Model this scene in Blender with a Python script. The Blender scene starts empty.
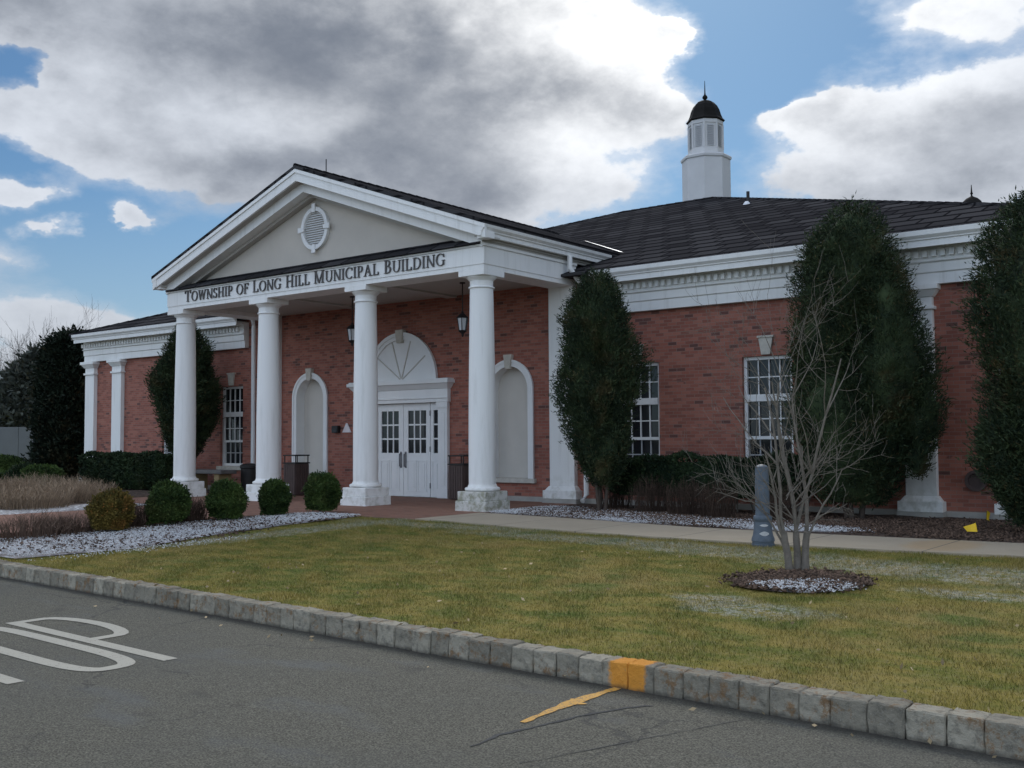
import bpy, bmesh, math, random
import numpy as np
from mathutils import Vector, Matrix

R = math.radians
PI = math.pi
rng = np.random.default_rng(7)
random.seed(7)
scene = bpy.context.scene
COL = scene.collection

# ------------------------------------------------------------------ camera
cam_d = bpy.data.cameras.new('camera')
cam_d.sensor_width = 36.0
cam_d.lens = 36.75
cam_d.clip_start = 0.1
cam_d.clip_end = 4000
cam = bpy.data.objects.new('camera', cam_d)
COL.objects.link(cam)
scene.camera = cam
YAW, PITCH, ROLL = 0.65672, 0.053197, -0.006475
fw = Vector((-math.sin(YAW)*math.cos(PITCH), math.cos(YAW)*math.cos(PITCH), math.sin(PITCH)))
rt = Vector((math.cos(YAW), math.sin(YAW), 0))
up = rt.cross(fw)
r2 = rt*math.cos(ROLL)+up*math.sin(ROLL)
u2 = -rt*math.sin(ROLL)+up*math.cos(ROLL)
cam.matrix_world = Matrix(((r2.x, u2.x, -fw.x, 12.4412), (r2.y, u2.y, -fw.y, -15.2153),
                           (r2.z, u2.z, -fw.z, 1.3266), (0, 0, 0, 1)))

# ------------------------------------------------------------------ exposure
scene.render.engine = 'CYCLES'
scene.view_settings.view_transform = 'Standard'
scene.view_settings.look = 'None'
scene.view_settings.exposure = 0.68
scene.view_settings.gamma = 1.0
scene.view_settings.use_curve_mapping = False

# ------------------------------------------------------------------ sun and sky
SUN_AZ, SUN_EL = -30.0, 38.0            # degrees from +Y towards +X, and above the horizon (behind the building)
sun_d = bpy.data.lights.new('sun', 'SUN')
sun_d.energy = 1.1
sun_d.angle = R(24)
sun_d.color = (1.0, 0.95, 0.88)
sun = bpy.data.objects.new('sun', sun_d)
COL.objects.link(sun)
sd = Vector((math.sin(R(SUN_AZ))*math.cos(R(SUN_EL)), math.cos(R(SUN_AZ))*math.cos(R(SUN_EL)), math.sin(R(SUN_EL))))
sun.rotation_euler = sd.to_track_quat('Z', 'Y').to_euler()
sun.location = (0, 30, 60)


class NT:
    """thin wrapper for writing node trees as expressions"""
    def __init__(s, tree):
        s.t = tree
        s.N = tree.nodes
        s.L = tree.links

    def n(s, typ, ins=None, **props):
        nd = s.N.new(typ)
        for k, v in props.items():
            setattr(nd, k, v)
        for k, v in (ins or {}).items():
            s.put(nd.inputs[k], v)
        return nd

    def put(s, sock, v):
        if isinstance(v, bpy.types.NodeSocket):
            s.L.new(v, sock)
        elif isinstance(v, bpy.types.Node):
            s.L.new(v.outputs[0], sock)
        else:
            if sock.type == 'RGBA' and len(v) == 3:
                v = (*v, 1)
            sock.default_value = v

    def m(s, op, a, b=None, c=None, clamp=False):
        nd = s.N.new('ShaderNodeMath')
        nd.operation = op
        nd.use_clamp = clamp
        for i, v in enumerate((a, b, c)):
            if v is not None:
                s.put(nd.inputs[i], v)
        return nd.outputs[0]

    def vm(s, op, a, b=None, c=None):
        nd = s.N.new('ShaderNodeVectorMath')
        nd.operation = op
        for i, v in enumerate((a, b, c)):
            if v is not None:
                s.put(nd.inputs[i], v)
        return nd.outputs['Value'] if op in ('DOT_PRODUCT', 'LENGTH') else nd.outputs[0]

    def mix(s, f, a, b):
        nd = s.N.new('ShaderNodeMix')
        nd.data_type = 'RGBA'
        s.put(nd.inputs[0], f)
        s.put(nd.inputs[6], a)
        s.put(nd.inputs[7], b)
        return nd.outputs[2]

    def step(s, v, lo, hi):
        nd = s.N.new('ShaderNodeMapRange')
        nd.interpolation_type = 'SMOOTHSTEP'
        s.put(nd.inputs[0], v)
        nd.inputs[1].default_value = lo
        nd.inputs[2].default_value = hi
        return nd.outputs[0]

    def noise(s, vec, scale, detail=3, rough=0.5, out=0, dist=0.0):
        nd = s.n('ShaderNodeTexNoise', {'Scale': scale, 'Detail': detail, 'Roughness': rough, 'Distortion': dist})
        if vec is not None:
            s.put(nd.inputs['Vector'], vec)
        return nd.outputs[out]


world = bpy.data.worlds.new('World')
scene.world = world
world.use_nodes = True
w = NT(world.node_tree)
w.N.clear()
sky = w.n('ShaderNodeTexSky', sky_type='NISHITA', sun_disc=False, sun_elevation=R(SUN_EL), sun_rotation=R(SUN_AZ),
          altitude=80, air_density=1.0, dust_density=0.6, ozone_density=1.4)
tc = w.n('ShaderNodeTexCoord')
D3 = tc.outputs['Generated']
sep = w.n('ShaderNodeSeparateXYZ', {0: D3})
az = w.m('DEGREES', w.m('ARCTAN2', sep.outputs[0], sep.outputs[1]))
el = w.m('DEGREES', w.m('ARCSINE', sep.outputs[2]))
AE0 = w.n('ShaderNodeCombineXYZ', {0: az, 1: el, 2: 0.0}).outputs[0]
# ragged edges: the cloud coordinates are pushed about by fractal noise of the sky direction
stretch = w.vm('MULTIPLY', D3, (1, 1, 1.6))
warp = w.vm('SUBTRACT', w.noise(stretch, 7.0, 6, 0.58, out=1), (0.5, 0.5, 0.5))
AE = w.vm('MULTIPLY_ADD', warp, (9.0, 5.0, 0), AE0)
MASK = [(-51.31, 19.82, 15.49, 4.39, 1.3), (-47.55, 15.5, 9.62, 3.09, 1.1), (-34.83, 20.73, 6.38, 3.72, 1.3),
        (-30.44, 17.67, 3.01, 1.22, 1.0), (-38.22, 13.57, 6.62, 2.65, 1.1), (-59.81, 14.69, 4.76, 2.68, 1.0),
        (-63.41, 20.59, 3.18, 1.35, 0.9), (-16.95, 14.33, 6.3, 2.96, 1.25), (-11.75, 15.2, 4.05, 3.06, 1.2),
        (-20.88, 16.68, 2.3, 0.85, 1.55), (-12.94, 21.07, 4.39, 1.44, 1.0), (-60.5, 5.5, 8.5, 1.8, 1.0),
        (-63.9, 11.6, 1.5, 0.8, 1.2), (-58.4, 11.2, 1.5, 0.55, 1.5), (-29.0, 21.61, 2.2, 0.8, 1.15), (-63.2, 8.9, 1.5, 0.8, 0.6), (-61.2, 10.2, 1.1, 0.45, 1.3),
        (-62.91, 18.24, 1.55, 1.29, -1.1), (-24.99, 19.74, 5.83, 3.67, -0.9), (-27.25, 13.28, 2.68, 2.09, -0.4),
        (-57.8, 10.4, 5.5, 1.9, -0.75), (-64.3, 13.8, 1.6, 0.9, -0.8)]
DARK = [(-46.0, 21.6, 15.5, 4.6, 0.66), (-51.5, 14.2, 9.5, 2.2, 0.58), (-58.44, 21.5, 7.5, 2.6, 0.45), (-13.5, 15.5, 4.0, 1.2, 0.35), (-40.5, 12.4, 7.0, 1.6, 0.45),
        (-42.09, 16.69, 5.51, 2.58, 0.3), (-35.96, 18.49, 3.89, 2.04, 0.4), (-16.5, 12.6, 7.0, 1.6, 0.6),
        (-50.23, 16.4, 6.5, 1.0, -0.45), (-34.2, 21.3, 4.5, 2.2, -0.75)]


def blobs(lst, coord, base):
    acc = base
    for a0, e0, wa, we, amp in lst:
        d = w.vm('MULTIPLY_ADD', coord, (1/wa, 1/we, 0), (-a0/wa, -e0/we, 0))
        g = w.m('POWER', 2.71828, w.m('MULTIPLY', w.vm('DOT_PRODUCT', d, d), -1.0))
        acc = w.m('MULTIPLY_ADD', g, amp, acc)
    return acc


fbm = w.noise(stretch, 5.0, 9, 0.6)
fine = w.noise(stretch, 16.0, 7, 0.62)
# elsewhere in the sky the clouds come from the noise alone
inview = w.m('MULTIPLY', w.step(az, -95, -70), w.m('SUBTRACT', 1.0, w.step(az, -4, 18)))
inview = w.m('MULTIPLY', inview, w.m('SUBTRACT', 1.0, w.step(el, 26, 40)))
far = w.noise(stretch, 2.2, 7, 0.6)
outm = w.m('MULTIPLY_ADD', w.m('SUBTRACT', far, 0.50), 5.0, 0.25)
outm = w.m('MULTIPLY', outm, w.m('SUBTRACT', 1.0, inview))
base = w.m('MULTIPLY_ADD', w.m('SUBTRACT', fbm, 0.5), 1.5, -0.12)
base = w.m('MULTIPLY_ADD', w.m('SUBTRACT', fine, 0.5), 0.7, base)
dens = w.m('ADD', blobs(MASK, AE, base), outm)
mask = w.step(dens, 0.16, 0.44)
veil = w.m('MULTIPLY', w.step(w.m('ADD', dens, w.m('MULTIPLY', w.m('SUBTRACT', w.noise(w.vm('MULTIPLY', D3, (1, 1, 2.6)), 11.0, 7, 0.6), 0.5), 1.1)), -0.25, 0.75), 0.75)
mask = w.m('MAXIMUM', mask, veil)
billow = w.noise(w.vm('MULTIPLY', D3, (1, 1, 2.2)), 9.0, 8, 0.58, dist=0.6)
dk = blobs(DARK, AE, w.m('MULTIPLY_ADD', w.m('SUBTRACT', fine, 0.5), 0.6, w.m('MULTIPLY_ADD', w.m('SUBTRACT', fbm, 0.5), 1.35, 0.22)))
thick = w.m('MULTIPLY', w.step(dens, 0.45, 1.6), 0.28)
dk = w.m('ADD', dk, thick)
dk = w.m('ADD', dk, w.m('MULTIPLY', w.m('SUBTRACT', 1.0, inview), -0.15))
dk = w.m('ADD', dk, w.m('MULTIPLY', w.m('SUBTRACT', billow, 0.5), 0.42))
shade = w.step(dk, -0.30, 1.55)
sunprox = w.vm('DOT_PRODUCT', D3, tuple(sd))
glow = w.step(sunprox, 0.86, 1.0)
white = w.mix(glow, (4.9, 5.2, 5.7), (9.8, 9.8, 9.7))
white = w.mix(w.step(el, 12.0, 1.0), white, (3.7, 4.0, 4.4))
cloud = w.mix(shade, white, (1.22, 1.40, 1.74))
blue = w.n('ShaderNodeVectorMath', {0: sky.outputs[0], 1: (0.23, 0.345, 0.435)}, operation='MULTIPLY').outputs[0]
blue = w.mix(w.m('MULTIPLY', w.step(el, 15.0, 3.0), 0.45), blue, (2.6, 3.2, 3.9))
final = w.mix(mask, blue, cloud)
# sky out of view, opposite the sun, is brightened to light the facade
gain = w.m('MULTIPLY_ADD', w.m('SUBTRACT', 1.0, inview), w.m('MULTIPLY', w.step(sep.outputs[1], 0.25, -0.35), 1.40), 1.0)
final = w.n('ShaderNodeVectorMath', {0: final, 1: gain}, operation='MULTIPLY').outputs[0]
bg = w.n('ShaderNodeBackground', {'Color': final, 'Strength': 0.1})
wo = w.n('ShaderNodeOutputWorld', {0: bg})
world.cycles.sampling_method = 'MANUAL'
world.cycles.sample_map_resolution = 512


# ------------------------------------------------------------------ materials
MATS = {}


def mat(name, color, rough=0.7, var=0.0, vscale=6.0, bump=0.0, bscale=40.0, spec=0.35, build=None, metal=0.0, random_island=0.0):
    m = bpy.data.materials.new(name)
    m.use_nodes = True
    t = NT(m.node_tree)
    t.N.clear()
    P = t.n('ShaderNodeNewGeometry').outputs['Position']
    b = t.n('ShaderNodeBsdfPrincipled', {'Roughness': rough, 'Specular IOR Level': spec, 'Metallic': metal})
    o = t.n('ShaderNodeOutputMaterial', {0: b.outputs[0]})
    col = color
    if var:
        nz = t.noise(P, vscale, 5, 0.6)
        f = t.m('MULTIPLY_ADD', t.m('SUBTRACT', nz, 0.5), 2*var*2, 1.0)
        sc = t.n('ShaderNodeVectorMath', {0: tuple(color), 1: f}, operation='MULTIPLY')
        col = sc.outputs[0]
    if random_island:
        ri = t.n('ShaderNodeNewGeometry').outputs['Random Per Island']
        f = t.m('MULTIPLY_ADD', ri, 2*random_island, 1-random_island)
        col = t.n('ShaderNodeVectorMath', {0: col if not isinstance(col, tuple) else tuple(color), 1: f}, operation='MULTIPLY').outputs[0]
    t.put(b.inputs['Base Color'], col)
    if bump:
        bp = t.n('ShaderNodeBump', {'Strength': bump, 'Distance': 0.02, 'Height': t.noise(P, bscale, 4, 0.6)})
        t.put(b.inputs['Normal'], bp)
    if build:
        build(t, b, P)
    MATS[name] = m
    return m


def brick_build(dark):
    def f(t, b, P):
        s = t.n('ShaderNodeSeparateXYZ', {0: P})
        v = t.n('ShaderNodeCombineXYZ', {0: t.m('ADD', s.outputs[0], s.outputs[1]), 1: s.outputs[2], 2: 0.0}).outputs[0]
        br = t.n('ShaderNodeTexBrick', {'Vector': v, 'Color1': (0, 0, 0, 1), 'Color2': (1, 1, 1, 1), 'Mortar': (0.5, 0.5, 0.5, 1),
                                        'Scale': 1.0, 'Mortar Size': 0.0045, 'Mortar Smooth': 0.2, 'Bias': 0.0,
                                        'Brick Width': 0.185, 'Row Height': 0.064})
        g = br.outputs['Color']
        ramp = t.n('ShaderNodeValToRGB', {0: g})
        cr = ramp.color_ramp
        cr.interpolation = 'CONSTANT'
        stops = [(0.0, (0.085, 0.048, 0.044)), (dark, (0.235, 0.086, 0.062)), (0.28, (0.315, 0.113, 0.080)), (0.5, (0.365, 0.140, 0.100)),
                 (0.68, (0.275, 0.100, 0.072)), (0.85, (0.375, 0.152, 0.110))]
        while len(cr.elements) < len(stops):
            cr.elements.new(0.5)
        for e, (p, c) in zip(cr.elements, stops):
            e.position = p
            e.color = (*c, 1)
        # chance clusters of dark headers
        cl = t.step(t.noise(t.vm('MULTIPLY', P, (1.6, 1.6, 6.0)), 1.7, 2, 0.5), 0.64, 0.70)
        pick = t.m('MULTIPLY', cl, t.m('GREATER_THAN', g, 0.55))
        base_ = t.mix(t.m('MULTIPLY', pick, 0.75), ramp.outputs[0], (0.08, 0.046, 0.043))
        base_ = t.mix(t.m('MULTIPLY', t.noise(P, 2.2, 4), 0.45), base_, (0.36, 0.145, 0.106))
        c = t.mix(br.outputs['Fac'], base_, (0.27, 0.19, 0.16))
        c = t.mix(t.m('MULTIPLY', t.step(t.noise(P, 0.7, 4, 0.6), 0.45, 0.75), 0.18), c, (0.11, 0.05, 0.045))
        t.put(b.inputs['Base Color'], c)
        bp = t.n('ShaderNodeBump', {'Strength': 0.5, 'Distance': 0.01, 'Height': t.m('ADD', t.m('MULTIPLY', br.outputs['Fac'], -1.0),
                                    t.m('MULTIPLY', t.noise(P, 60, 3), 0.4))})
        t.put(b.inputs['Normal'], bp)
    return f


BRICK = mat('brick', (0.3, 0.1, 0.08), 0.85, spec=0.25, build=brick_build(0.06))


def white_build(t, b, P):
    s = t.n('ShaderNodeSeparateXYZ', {0: P})
    st = t.noise(t.vm('MULTIPLY', P, (5.0, 5.0, 0.5)), 1.4, 5, 0.65)
    c = t.mix(t.m('MULTIPLY', t.step(st, 0.48, 0.78), 0.42), (0.80, 0.80, 0.78), (0.52, 0.51, 0.47))
    low = t.m('MULTIPLY', t.m('SUBTRACT', 1.0, t.step(s.outputs[2], 0.1, 0.75)), t.step(t.noise(P, 7, 4, 0.6), 0.42, 0.7))
    c = t.mix(t.m('MULTIPLY', low, 0.5), c, (0.34, 0.33, 0.25))
    t.put(b.inputs['Base Color'], c)


WHITE = mat('white_paint', (0.8, 0.8, 0.78), 0.5, build=white_build)
TRIM = mat('white_trim', (0.76, 0.76, 0.75), 0.5, var=0.05, vscale=2.5)
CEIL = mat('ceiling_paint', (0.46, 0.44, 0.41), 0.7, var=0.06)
TYMP = mat('tympanum_stucco', (0.54, 0.495, 0.435), 0.85, var=0.06, vscale=1.5, bump=0.15, bscale=120)
NICHE = mat('niche_plaster', (0.56, 0.53, 0.48), 0.8, var=0.04, vscale=3)
STONE = mat('cast_stone', (0.52, 0.49, 0.43), 0.85, var=0.16, vscale=9, bump=0.2)
CONCB = mat('foundation_concrete', (0.36, 0.35, 0.32), 0.9, var=0.15, vscale=5, bump=0.3)


def shingle_build(scale_dir):
    def f(t, b, P):
        s = t.n('ShaderNodeSeparateXYZ', {0: P})
        N = t.n('ShaderNodeNewGeometry').outputs['True Normal']
        ns = t.n('ShaderNodeSeparateXYZ', {0: N})
        ax = t.m('GREATER_THAN', t.m('ABSOLUTE', ns.outputs[0]), t.m('ABSOLUTE', ns.outputs[1]))
        along = t.m('ADD', t.m('MULTIPLY', ax, s.outputs[1]), t.m('MULTIPLY', t.m('SUBTRACT', 1.0, ax), s.outputs[0]))
        v = t.n('ShaderNodeCombineXYZ', {0: along, 1: s.outputs[2], 2: 0.0}).outputs[0]
        br = t.n('ShaderNodeTexBrick', {'Vector': v, 'Color1': (0, 0, 0, 1), 'Color2': (1, 1, 1, 1), 'Mortar': (0.3, 0.3, 0.3, 1),
                                        'Scale': 1.0, 'Mortar Size': 0.034, 'Mortar Smooth': 0.5, 'Bias': 0.0,
                                        'Brick Width': 0.62, 'Row Height': 0.19})
        g = br.outputs['Color']
        c = t.mix(g, (0.026, 0.025, 0.027), (0.066, 0.064, 0.066))
        c = t.mix(t.m('MULTIPLY', br.outputs['Fac'], 0.85), c, (0.005, 0.005, 0.006))
        c = t.mix(t.m('MULTIPLY', t.noise(P, 1.2, 5, 0.6), 0.25), c, (0.04, 0.038, 0.039))
        t.put(b.inputs['Base Color'], c)
        tooth = t.m('FRACT', t.m('DIVIDE', s.outputs[2], 0.19))
        h = t.m('ADD', t.m('MULTIPLY', tooth, -1.0), t.m('MULTIPLY', t.noise(P, 90, 3), 0.6))
        t.put(b.inputs['Normal'], t.n('ShaderNodeBump', {'Strength': 0.55, 'Distance': 0.02, 'Height': h}))
    return f


ROOF = mat('asphalt_shingle', (0.06, 0.05, 0.05), 1.0, spec=0.0, build=shingle_build(1))
DARKM = mat('dark_metal', (0.018, 0.017, 0.017), 0.5, var=0.2)
CUPP = mat('cupola_paint', (0.58, 0.58, 0.58), 0.6, var=0.06, vscale=2)
DOME = mat('bronze_roof', (0.012, 0.011, 0.010), 0.8, var=0.25, vscale=4, spec=0.15)
LETTER = mat('letter_metal', (0.085, 0.078, 0.075), 0.5, var=0.15)
LOUV = mat('louvre_grey', (0.40, 0.41, 0.42), 0.6)
FLASH = mat('flashing', (0.75, 0.76, 0.78), 0.4, var=0.05)
FROST = mat('lantern_glass', (0.62, 0.64, 0.66), 0.25, spec=0.5)
BIN = mat('brown_steel', (0.075, 0.05, 0.045), 0.55, var=0.15)
HANDLE = mat('handle_steel', (0.16, 0.16, 0.17), 0.35, metal=0.7)
SIGNW = mat('notice_white', (0.72, 0.66, 0.66), 0.5)
BOLL = mat('bollard_paint', (0.085, 0.11, 0.14), 0.45, var=0.22, vscale=14, bump=0.15, bscale=60)
BOLLW = mat('worn_patch', (0.45, 0.46, 0.46), 0.6, var=0.2, vscale=30)
YELLOW = mat('flag_yellow', (0.85, 0.55, 0.02), 0.5)
FENCE = mat('fence_grey', (0.17, 0.19, 0.20), 0.7, var=0.08, vscale=2)
WOODY = mat('bench_top', (0.12, 0.115, 0.11), 0.8, var=0.2)
BENCHL = mat('bench_leg', (0.24, 0.18, 0.09), 0.8, var=0.2)


def glass_build(t, b, P):
    # dark rooms behind the glass, with pale blinds drawn part of the way down in places
    nz = t.noise(P, 1.3, 3, 0.5)
    c = t.mix(t.step(nz, 0.5, 0.7), (0.010, 0.012, 0.015), (0.026, 0.028, 0.032))
    t.put(b.inputs['Base Color'], c)
    t.put(b.inputs['Normal'], t.n('ShaderNodeBump', {'Strength': 0.05, 'Distance': 0.02, 'Height': t.noise(P, 2.5, 2)}))


GLASS = mat('window_glass', (0.015, 0.017, 0.02), 0.05, spec=0.32, build=glass_build)


def blobmask(t, P, lst, nscale=3.0, namp=0.6):
    """soft irregular patches at given ground spots (x, y, rx, ry)"""
    nz = t.m('MULTIPLY', t.m('SUBTRACT', t.noise(P, nscale, 5, 0.65), 0.5), namp*2)
    acc = None
    for x, y, rx, ry in lst:
        d = t.vm('MULTIPLY_ADD', P, (1/rx, 1/ry, 0), (-x/rx, -y/ry, 0))
        v = t.m('SUBTRACT', 1.0, t.vm('LENGTH', d))
        acc = v if acc is None else t.m('MAXIMUM', acc, v)
    return t.step(t.m('ADD', acc, nz), -0.05, 0.45)


FROSTS = [(9.6, -4.3, 2.6, 0.75), (12.5, -4.6, 3.0, 1.2), (8.75, -7.25, 0.75, 0.42), (8.25, -6.95, 0.5, 0.3), (5.0, -3.55, 3.2, 0.45), (1.5, -3.0, 2.4, 0.4),
          (0.25, -4.6, 0.45, 3.2), (7.2, -3.9, 2.2, 0.5), (10.1, -5.6, 0.8, 0.3)]


def lawn_color(t, P, blade):
    big = t.noise(P, 0.55, 4, 0.6)
    med = t.noise(t.vm('MULTIPLY', P, (1.0, 1.6, 1.0)), 2.3, 4, 0.6)
    fin = t.noise(P, 26, 3, 0.6)
    c = t.mix(t.step(med, 0.36, 0.62), (0.115, 0.132, 0.024), (0.235, 0.19, 0.047))
    c = t.mix(t.m('MULTIPLY', t.step(big, 0.50, 0.70), 0.8), c, (0.29, 0.215, 0.072))
    c = t.mix(t.m('MULTIPLY', t.step(t.noise(P, 1.1, 3, 0.5), 0.58, 0.72), 0.75), c, (0.065, 0.12, 0.02))
    c = t.mix(t.m('MULTIPLY', t.step(fin, 0.45, 0.75), 0.45), c, (0.29, 0.24, 0.12))
    fr = t.m('MULTIPLY', blobmask(t, P, FROSTS), t.step(t.noise(P, 18, 4, 0.7), 0.40, 0.62))
    c = t.mix(t.m('MULTIPLY', fr, 0.55), c, (0.46, 0.47, 0.45))
    if blade:
        ri = t.n('ShaderNodeNewGeometry').outputs['Random Per Island']
        c = t.n('ShaderNodeVectorMath', {0: c, 1: t.m('MULTIPLY_ADD', ri, 0.9, 0.55)}, operation='MULTIPLY').outputs[0]
        c = t.mix(t.m('MULTIPLY', t.m('GREATER_THAN', ri, 0.86), 0.6), c, (0.36, 0.30, 0.16))
    return c


LAWN = mat('lawn', (0.1, 0.12, 0.03), 0.95, spec=0.1, bump=0.7, bscale=45,
           build=lambda t, b, P: t.put(b.inputs['Base Color'], lawn_color(t, P, False)))
BLADE = mat('grass_blade', (0.1, 0.12, 0.03), 0.8, spec=0.15,
            build=lambda t, b, P: t.put(b.inputs['Base Color'], lawn_color(t, P, True)))


def asphalt_build(t, b, P):
    sp = t.noise(P, 95, 3, 0.75)
    sp2 = t.noise(P, 38, 3, 0.7)
    bg_ = t.noise(P, 0.6, 5, 0.62)
    c = t.mix(t.step(sp, 0.36, 0.66), (0.042, 0.041, 0.033), (0.166, 0.158, 0.125))
    c = t.mix(t.m('MULTIPLY', t.step(sp2, 0.55, 0.72), 0.4), c, (0.27, 0.26, 0.215))
    c = t.mix(t.m('MULTIPLY', t.step(bg_, 0.42, 0.72), 0.4), c, (0.082, 0.084, 0.076))
    # worn bluish stain patches and hairline cracks
    oil = t.step(t.noise(P, 1.9, 4, 0.55), 0.62, 0.74)
    c = t.mix(t.m('MULTIPLY', oil, 0.38), c, (0.045, 0.045, 0.043))
    st = t.step(t.noise(t.vm('MULTIPLY', P, (1.0, 2.0, 1.0)), 0.8, 5, 0.65), 0.54, 0.72)
    c = t.mix(t.m('MULTIPLY', st, 0.4), c, (0.115, 0.122, 0.125))
    wv = t.vm('MULTIPLY_ADD', t.vm('SUBTRACT', t.noise(P, 1.6, 5, 0.65, out=1), (0.5, 0.5, 0.5)), (0.9, 0.9, 0), P)
    vo = t.n('ShaderNodeTexVoronoi', {'Vector': wv, 'Scale': 0.42}, feature='DISTANCE_TO_EDGE')
    ck = t.m('SUBTRACT', 1.0, t.step(vo.outputs[0], 0.003, 0.010))
    ck = t.m('MULTIPLY', ck, t.step(t.noise(P, 0.9, 3), 0.42, 0.56))
    c = t.mix(t.m('MULTIPLY', ck, 0.5), c, (0.04, 0.04, 0.04))
    # darker band with an uneven edge along the kerb foot
    s = t.n('ShaderNodeSeparateXYZ', {0: P})
    kd = t.m('ADD', s.outputs[1], t.m('MULTIPLY_ADD', s.outputs[0], 0.047, 9.05))
    kd = t.m('ADD', kd, t.m('MULTIPLY', t.m('SUBTRACT', t.noise(P, 5, 4), 0.5), 0.12))
    c = t.mix(t.m('MULTIPLY', t.step(kd, -0.16, -0.02), 0.75), c, (0.035, 0.032, 0.028))
    t.put(b.inputs['Base Color'], c)
    h = t.m('ADD', t.m('MULTIPLY', sp, 0.9), t.m('MULTIPLY', ck, -1.5))
    t.put(b.inputs['Normal'], t.n('ShaderNodeBump', {'Strength': 0.5, 'Distance': 0.008, 'Height': h}))


ASPH = mat('asphalt', (0.1, 0.1, 0.1), 0.9, spec=0.2, build=asphalt_build)


def paint_build(colr, under=(0.11, 0.11, 0.10), wear=0.62):
    def f(t, b, P):
        wr = t.step(t.noise(P, 55, 5, 0.75), wear, wear+0.10)
        wr2 = t.m('MULTIPLY', t.step(t.noise(P, 4, 4, 0.6), 0.5, 0.8), 0.3)
        c = t.mix(wr2, colr, tuple(x*0.6 for x in colr))
        t.put(b.inputs['Base Color'], t.mix(wr, c, under))
        t.put(b.inputs['Normal'], t.n('ShaderNodeBump', {'Strength': 0.3, 'Distance': 0.005, 'Height': t.noise(P, 95, 3, 0.7)}))
    return f


RPAINT = mat('road_paint', (0.5, 0.5, 0.46), 0.8, build=paint_build((0.37, 0.355, 0.30), wear=0.57))
OPAINT = mat('orange_paint', (0.6, 0.3, 0.05), 0.8, build=paint_build((0.55, 0.30, 0.06), wear=0.52))
TAR = mat('tar', (0.082, 0.082, 0.080), 0.95, var=0.3, vscale=20, spec=0.05)


def kerb_build(orange):
    def f(t, b, P):
        ri = t.n('ShaderNodeNewGeometry').outputs['Random Per Island']
        oi = t.n('ShaderNodeObjectInfo').outputs['Random']
        c = t.mix(oi, (0.20, 0.182, 0.142), (0.36, 0.33, 0.26))
        c = t.mix(t.m('MULTIPLY', t.step(t.noise(P, 16, 5, 0.7), 0.45, 0.7), 0.7), c, (0.105, 0.098, 0.082))
        rust = t.m('MULTIPLY', t.step(t.noise(P, 11, 6, 0.75), 0.50, 0.62), t.step(t.noise(P, 4.1, 3), 0.40, 0.54))
        c = t.mix(t.m('MULTIPLY', rust, 0.75), c, (0.20, 0.105, 0.04))
        c = t.mix(t.m('MULTIPLY', t.step(t.noise(P, 70, 3, 0.7), 0.55, 0.7), 0.4), c, (0.36, 0.34, 0.29))
        if orange:
            ed = t.step(t.noise(P, 14, 5, 0.7), 0.60, 0.72)
            s = t.n('ShaderNodeSeparateXYZ', {0: P})
            dx = t.m('ABSOLUTE', t.m('SUBTRACT', s.outputs[0], 8.925))
            dx = t.m('ADD', dx, t.m('MULTIPLY', t.m('SUBTRACT', t.noise(P, 22, 4, 0.7), 0.5), 0.08))
            rng_ = t.m('SUBTRACT', 1.0, t.step(dx, 0.115, 0.15))
            c = t.mix(t.m('MULTIPLY', rng_, t.m('MULTIPLY_ADD', ed, -0.8, 0.95)), c, (0.66, 0.28, 0.04))
        s = t.n('ShaderNodeSeparateXYZ', {0: P})
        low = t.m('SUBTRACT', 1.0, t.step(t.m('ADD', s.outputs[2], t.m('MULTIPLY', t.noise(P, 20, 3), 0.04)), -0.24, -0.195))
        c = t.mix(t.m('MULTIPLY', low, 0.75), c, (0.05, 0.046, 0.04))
        t.put(b.inputs['Base Color'], c)
        t.put(b.inputs['Normal'], t.n('ShaderNodeBump', {'Strength': 0.9, 'Distance': 0.02, 'Height': t.noise(P, 24, 6, 0.7)}))
    return f


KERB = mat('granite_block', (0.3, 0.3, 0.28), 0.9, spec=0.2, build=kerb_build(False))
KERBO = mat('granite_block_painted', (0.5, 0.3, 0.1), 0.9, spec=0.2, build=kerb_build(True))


def paver_build(t, b, P):
    br = t.n('ShaderNodeTexBrick', {'Vector': P, 'Color1': (0, 0, 0, 1), 'Color2': (1, 1, 1, 1), 'Mortar': (0.5, 0.5, 0.5, 1), 'Scale': 1.0,
                                    'Mortar Size': 0.005, 'Mortar Smooth': 0.3, 'Brick Width': 0.2, 'Row Height': 0.1})
    c = t.mix(br.outputs['Color'], (0.165, 0.072, 0.046), (0.25, 0.115, 0.075))
    c = t.mix(t.m('MULTIPLY', br.outputs['Fac'], 0.7), c, (0.17, 0.14, 0.12))
    c = t.mix(t.m('MULTIPLY', t.noise(P, 0.9, 4, 0.6), 0.4), c, (0.26, 0.16, 0.11))
    t.put(b.inputs['Base Color'], c)


PAVER = mat('brick_paver', (0.3, 0.15, 0.1), 0.9, bump=0.2, build=paver_build)


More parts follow.
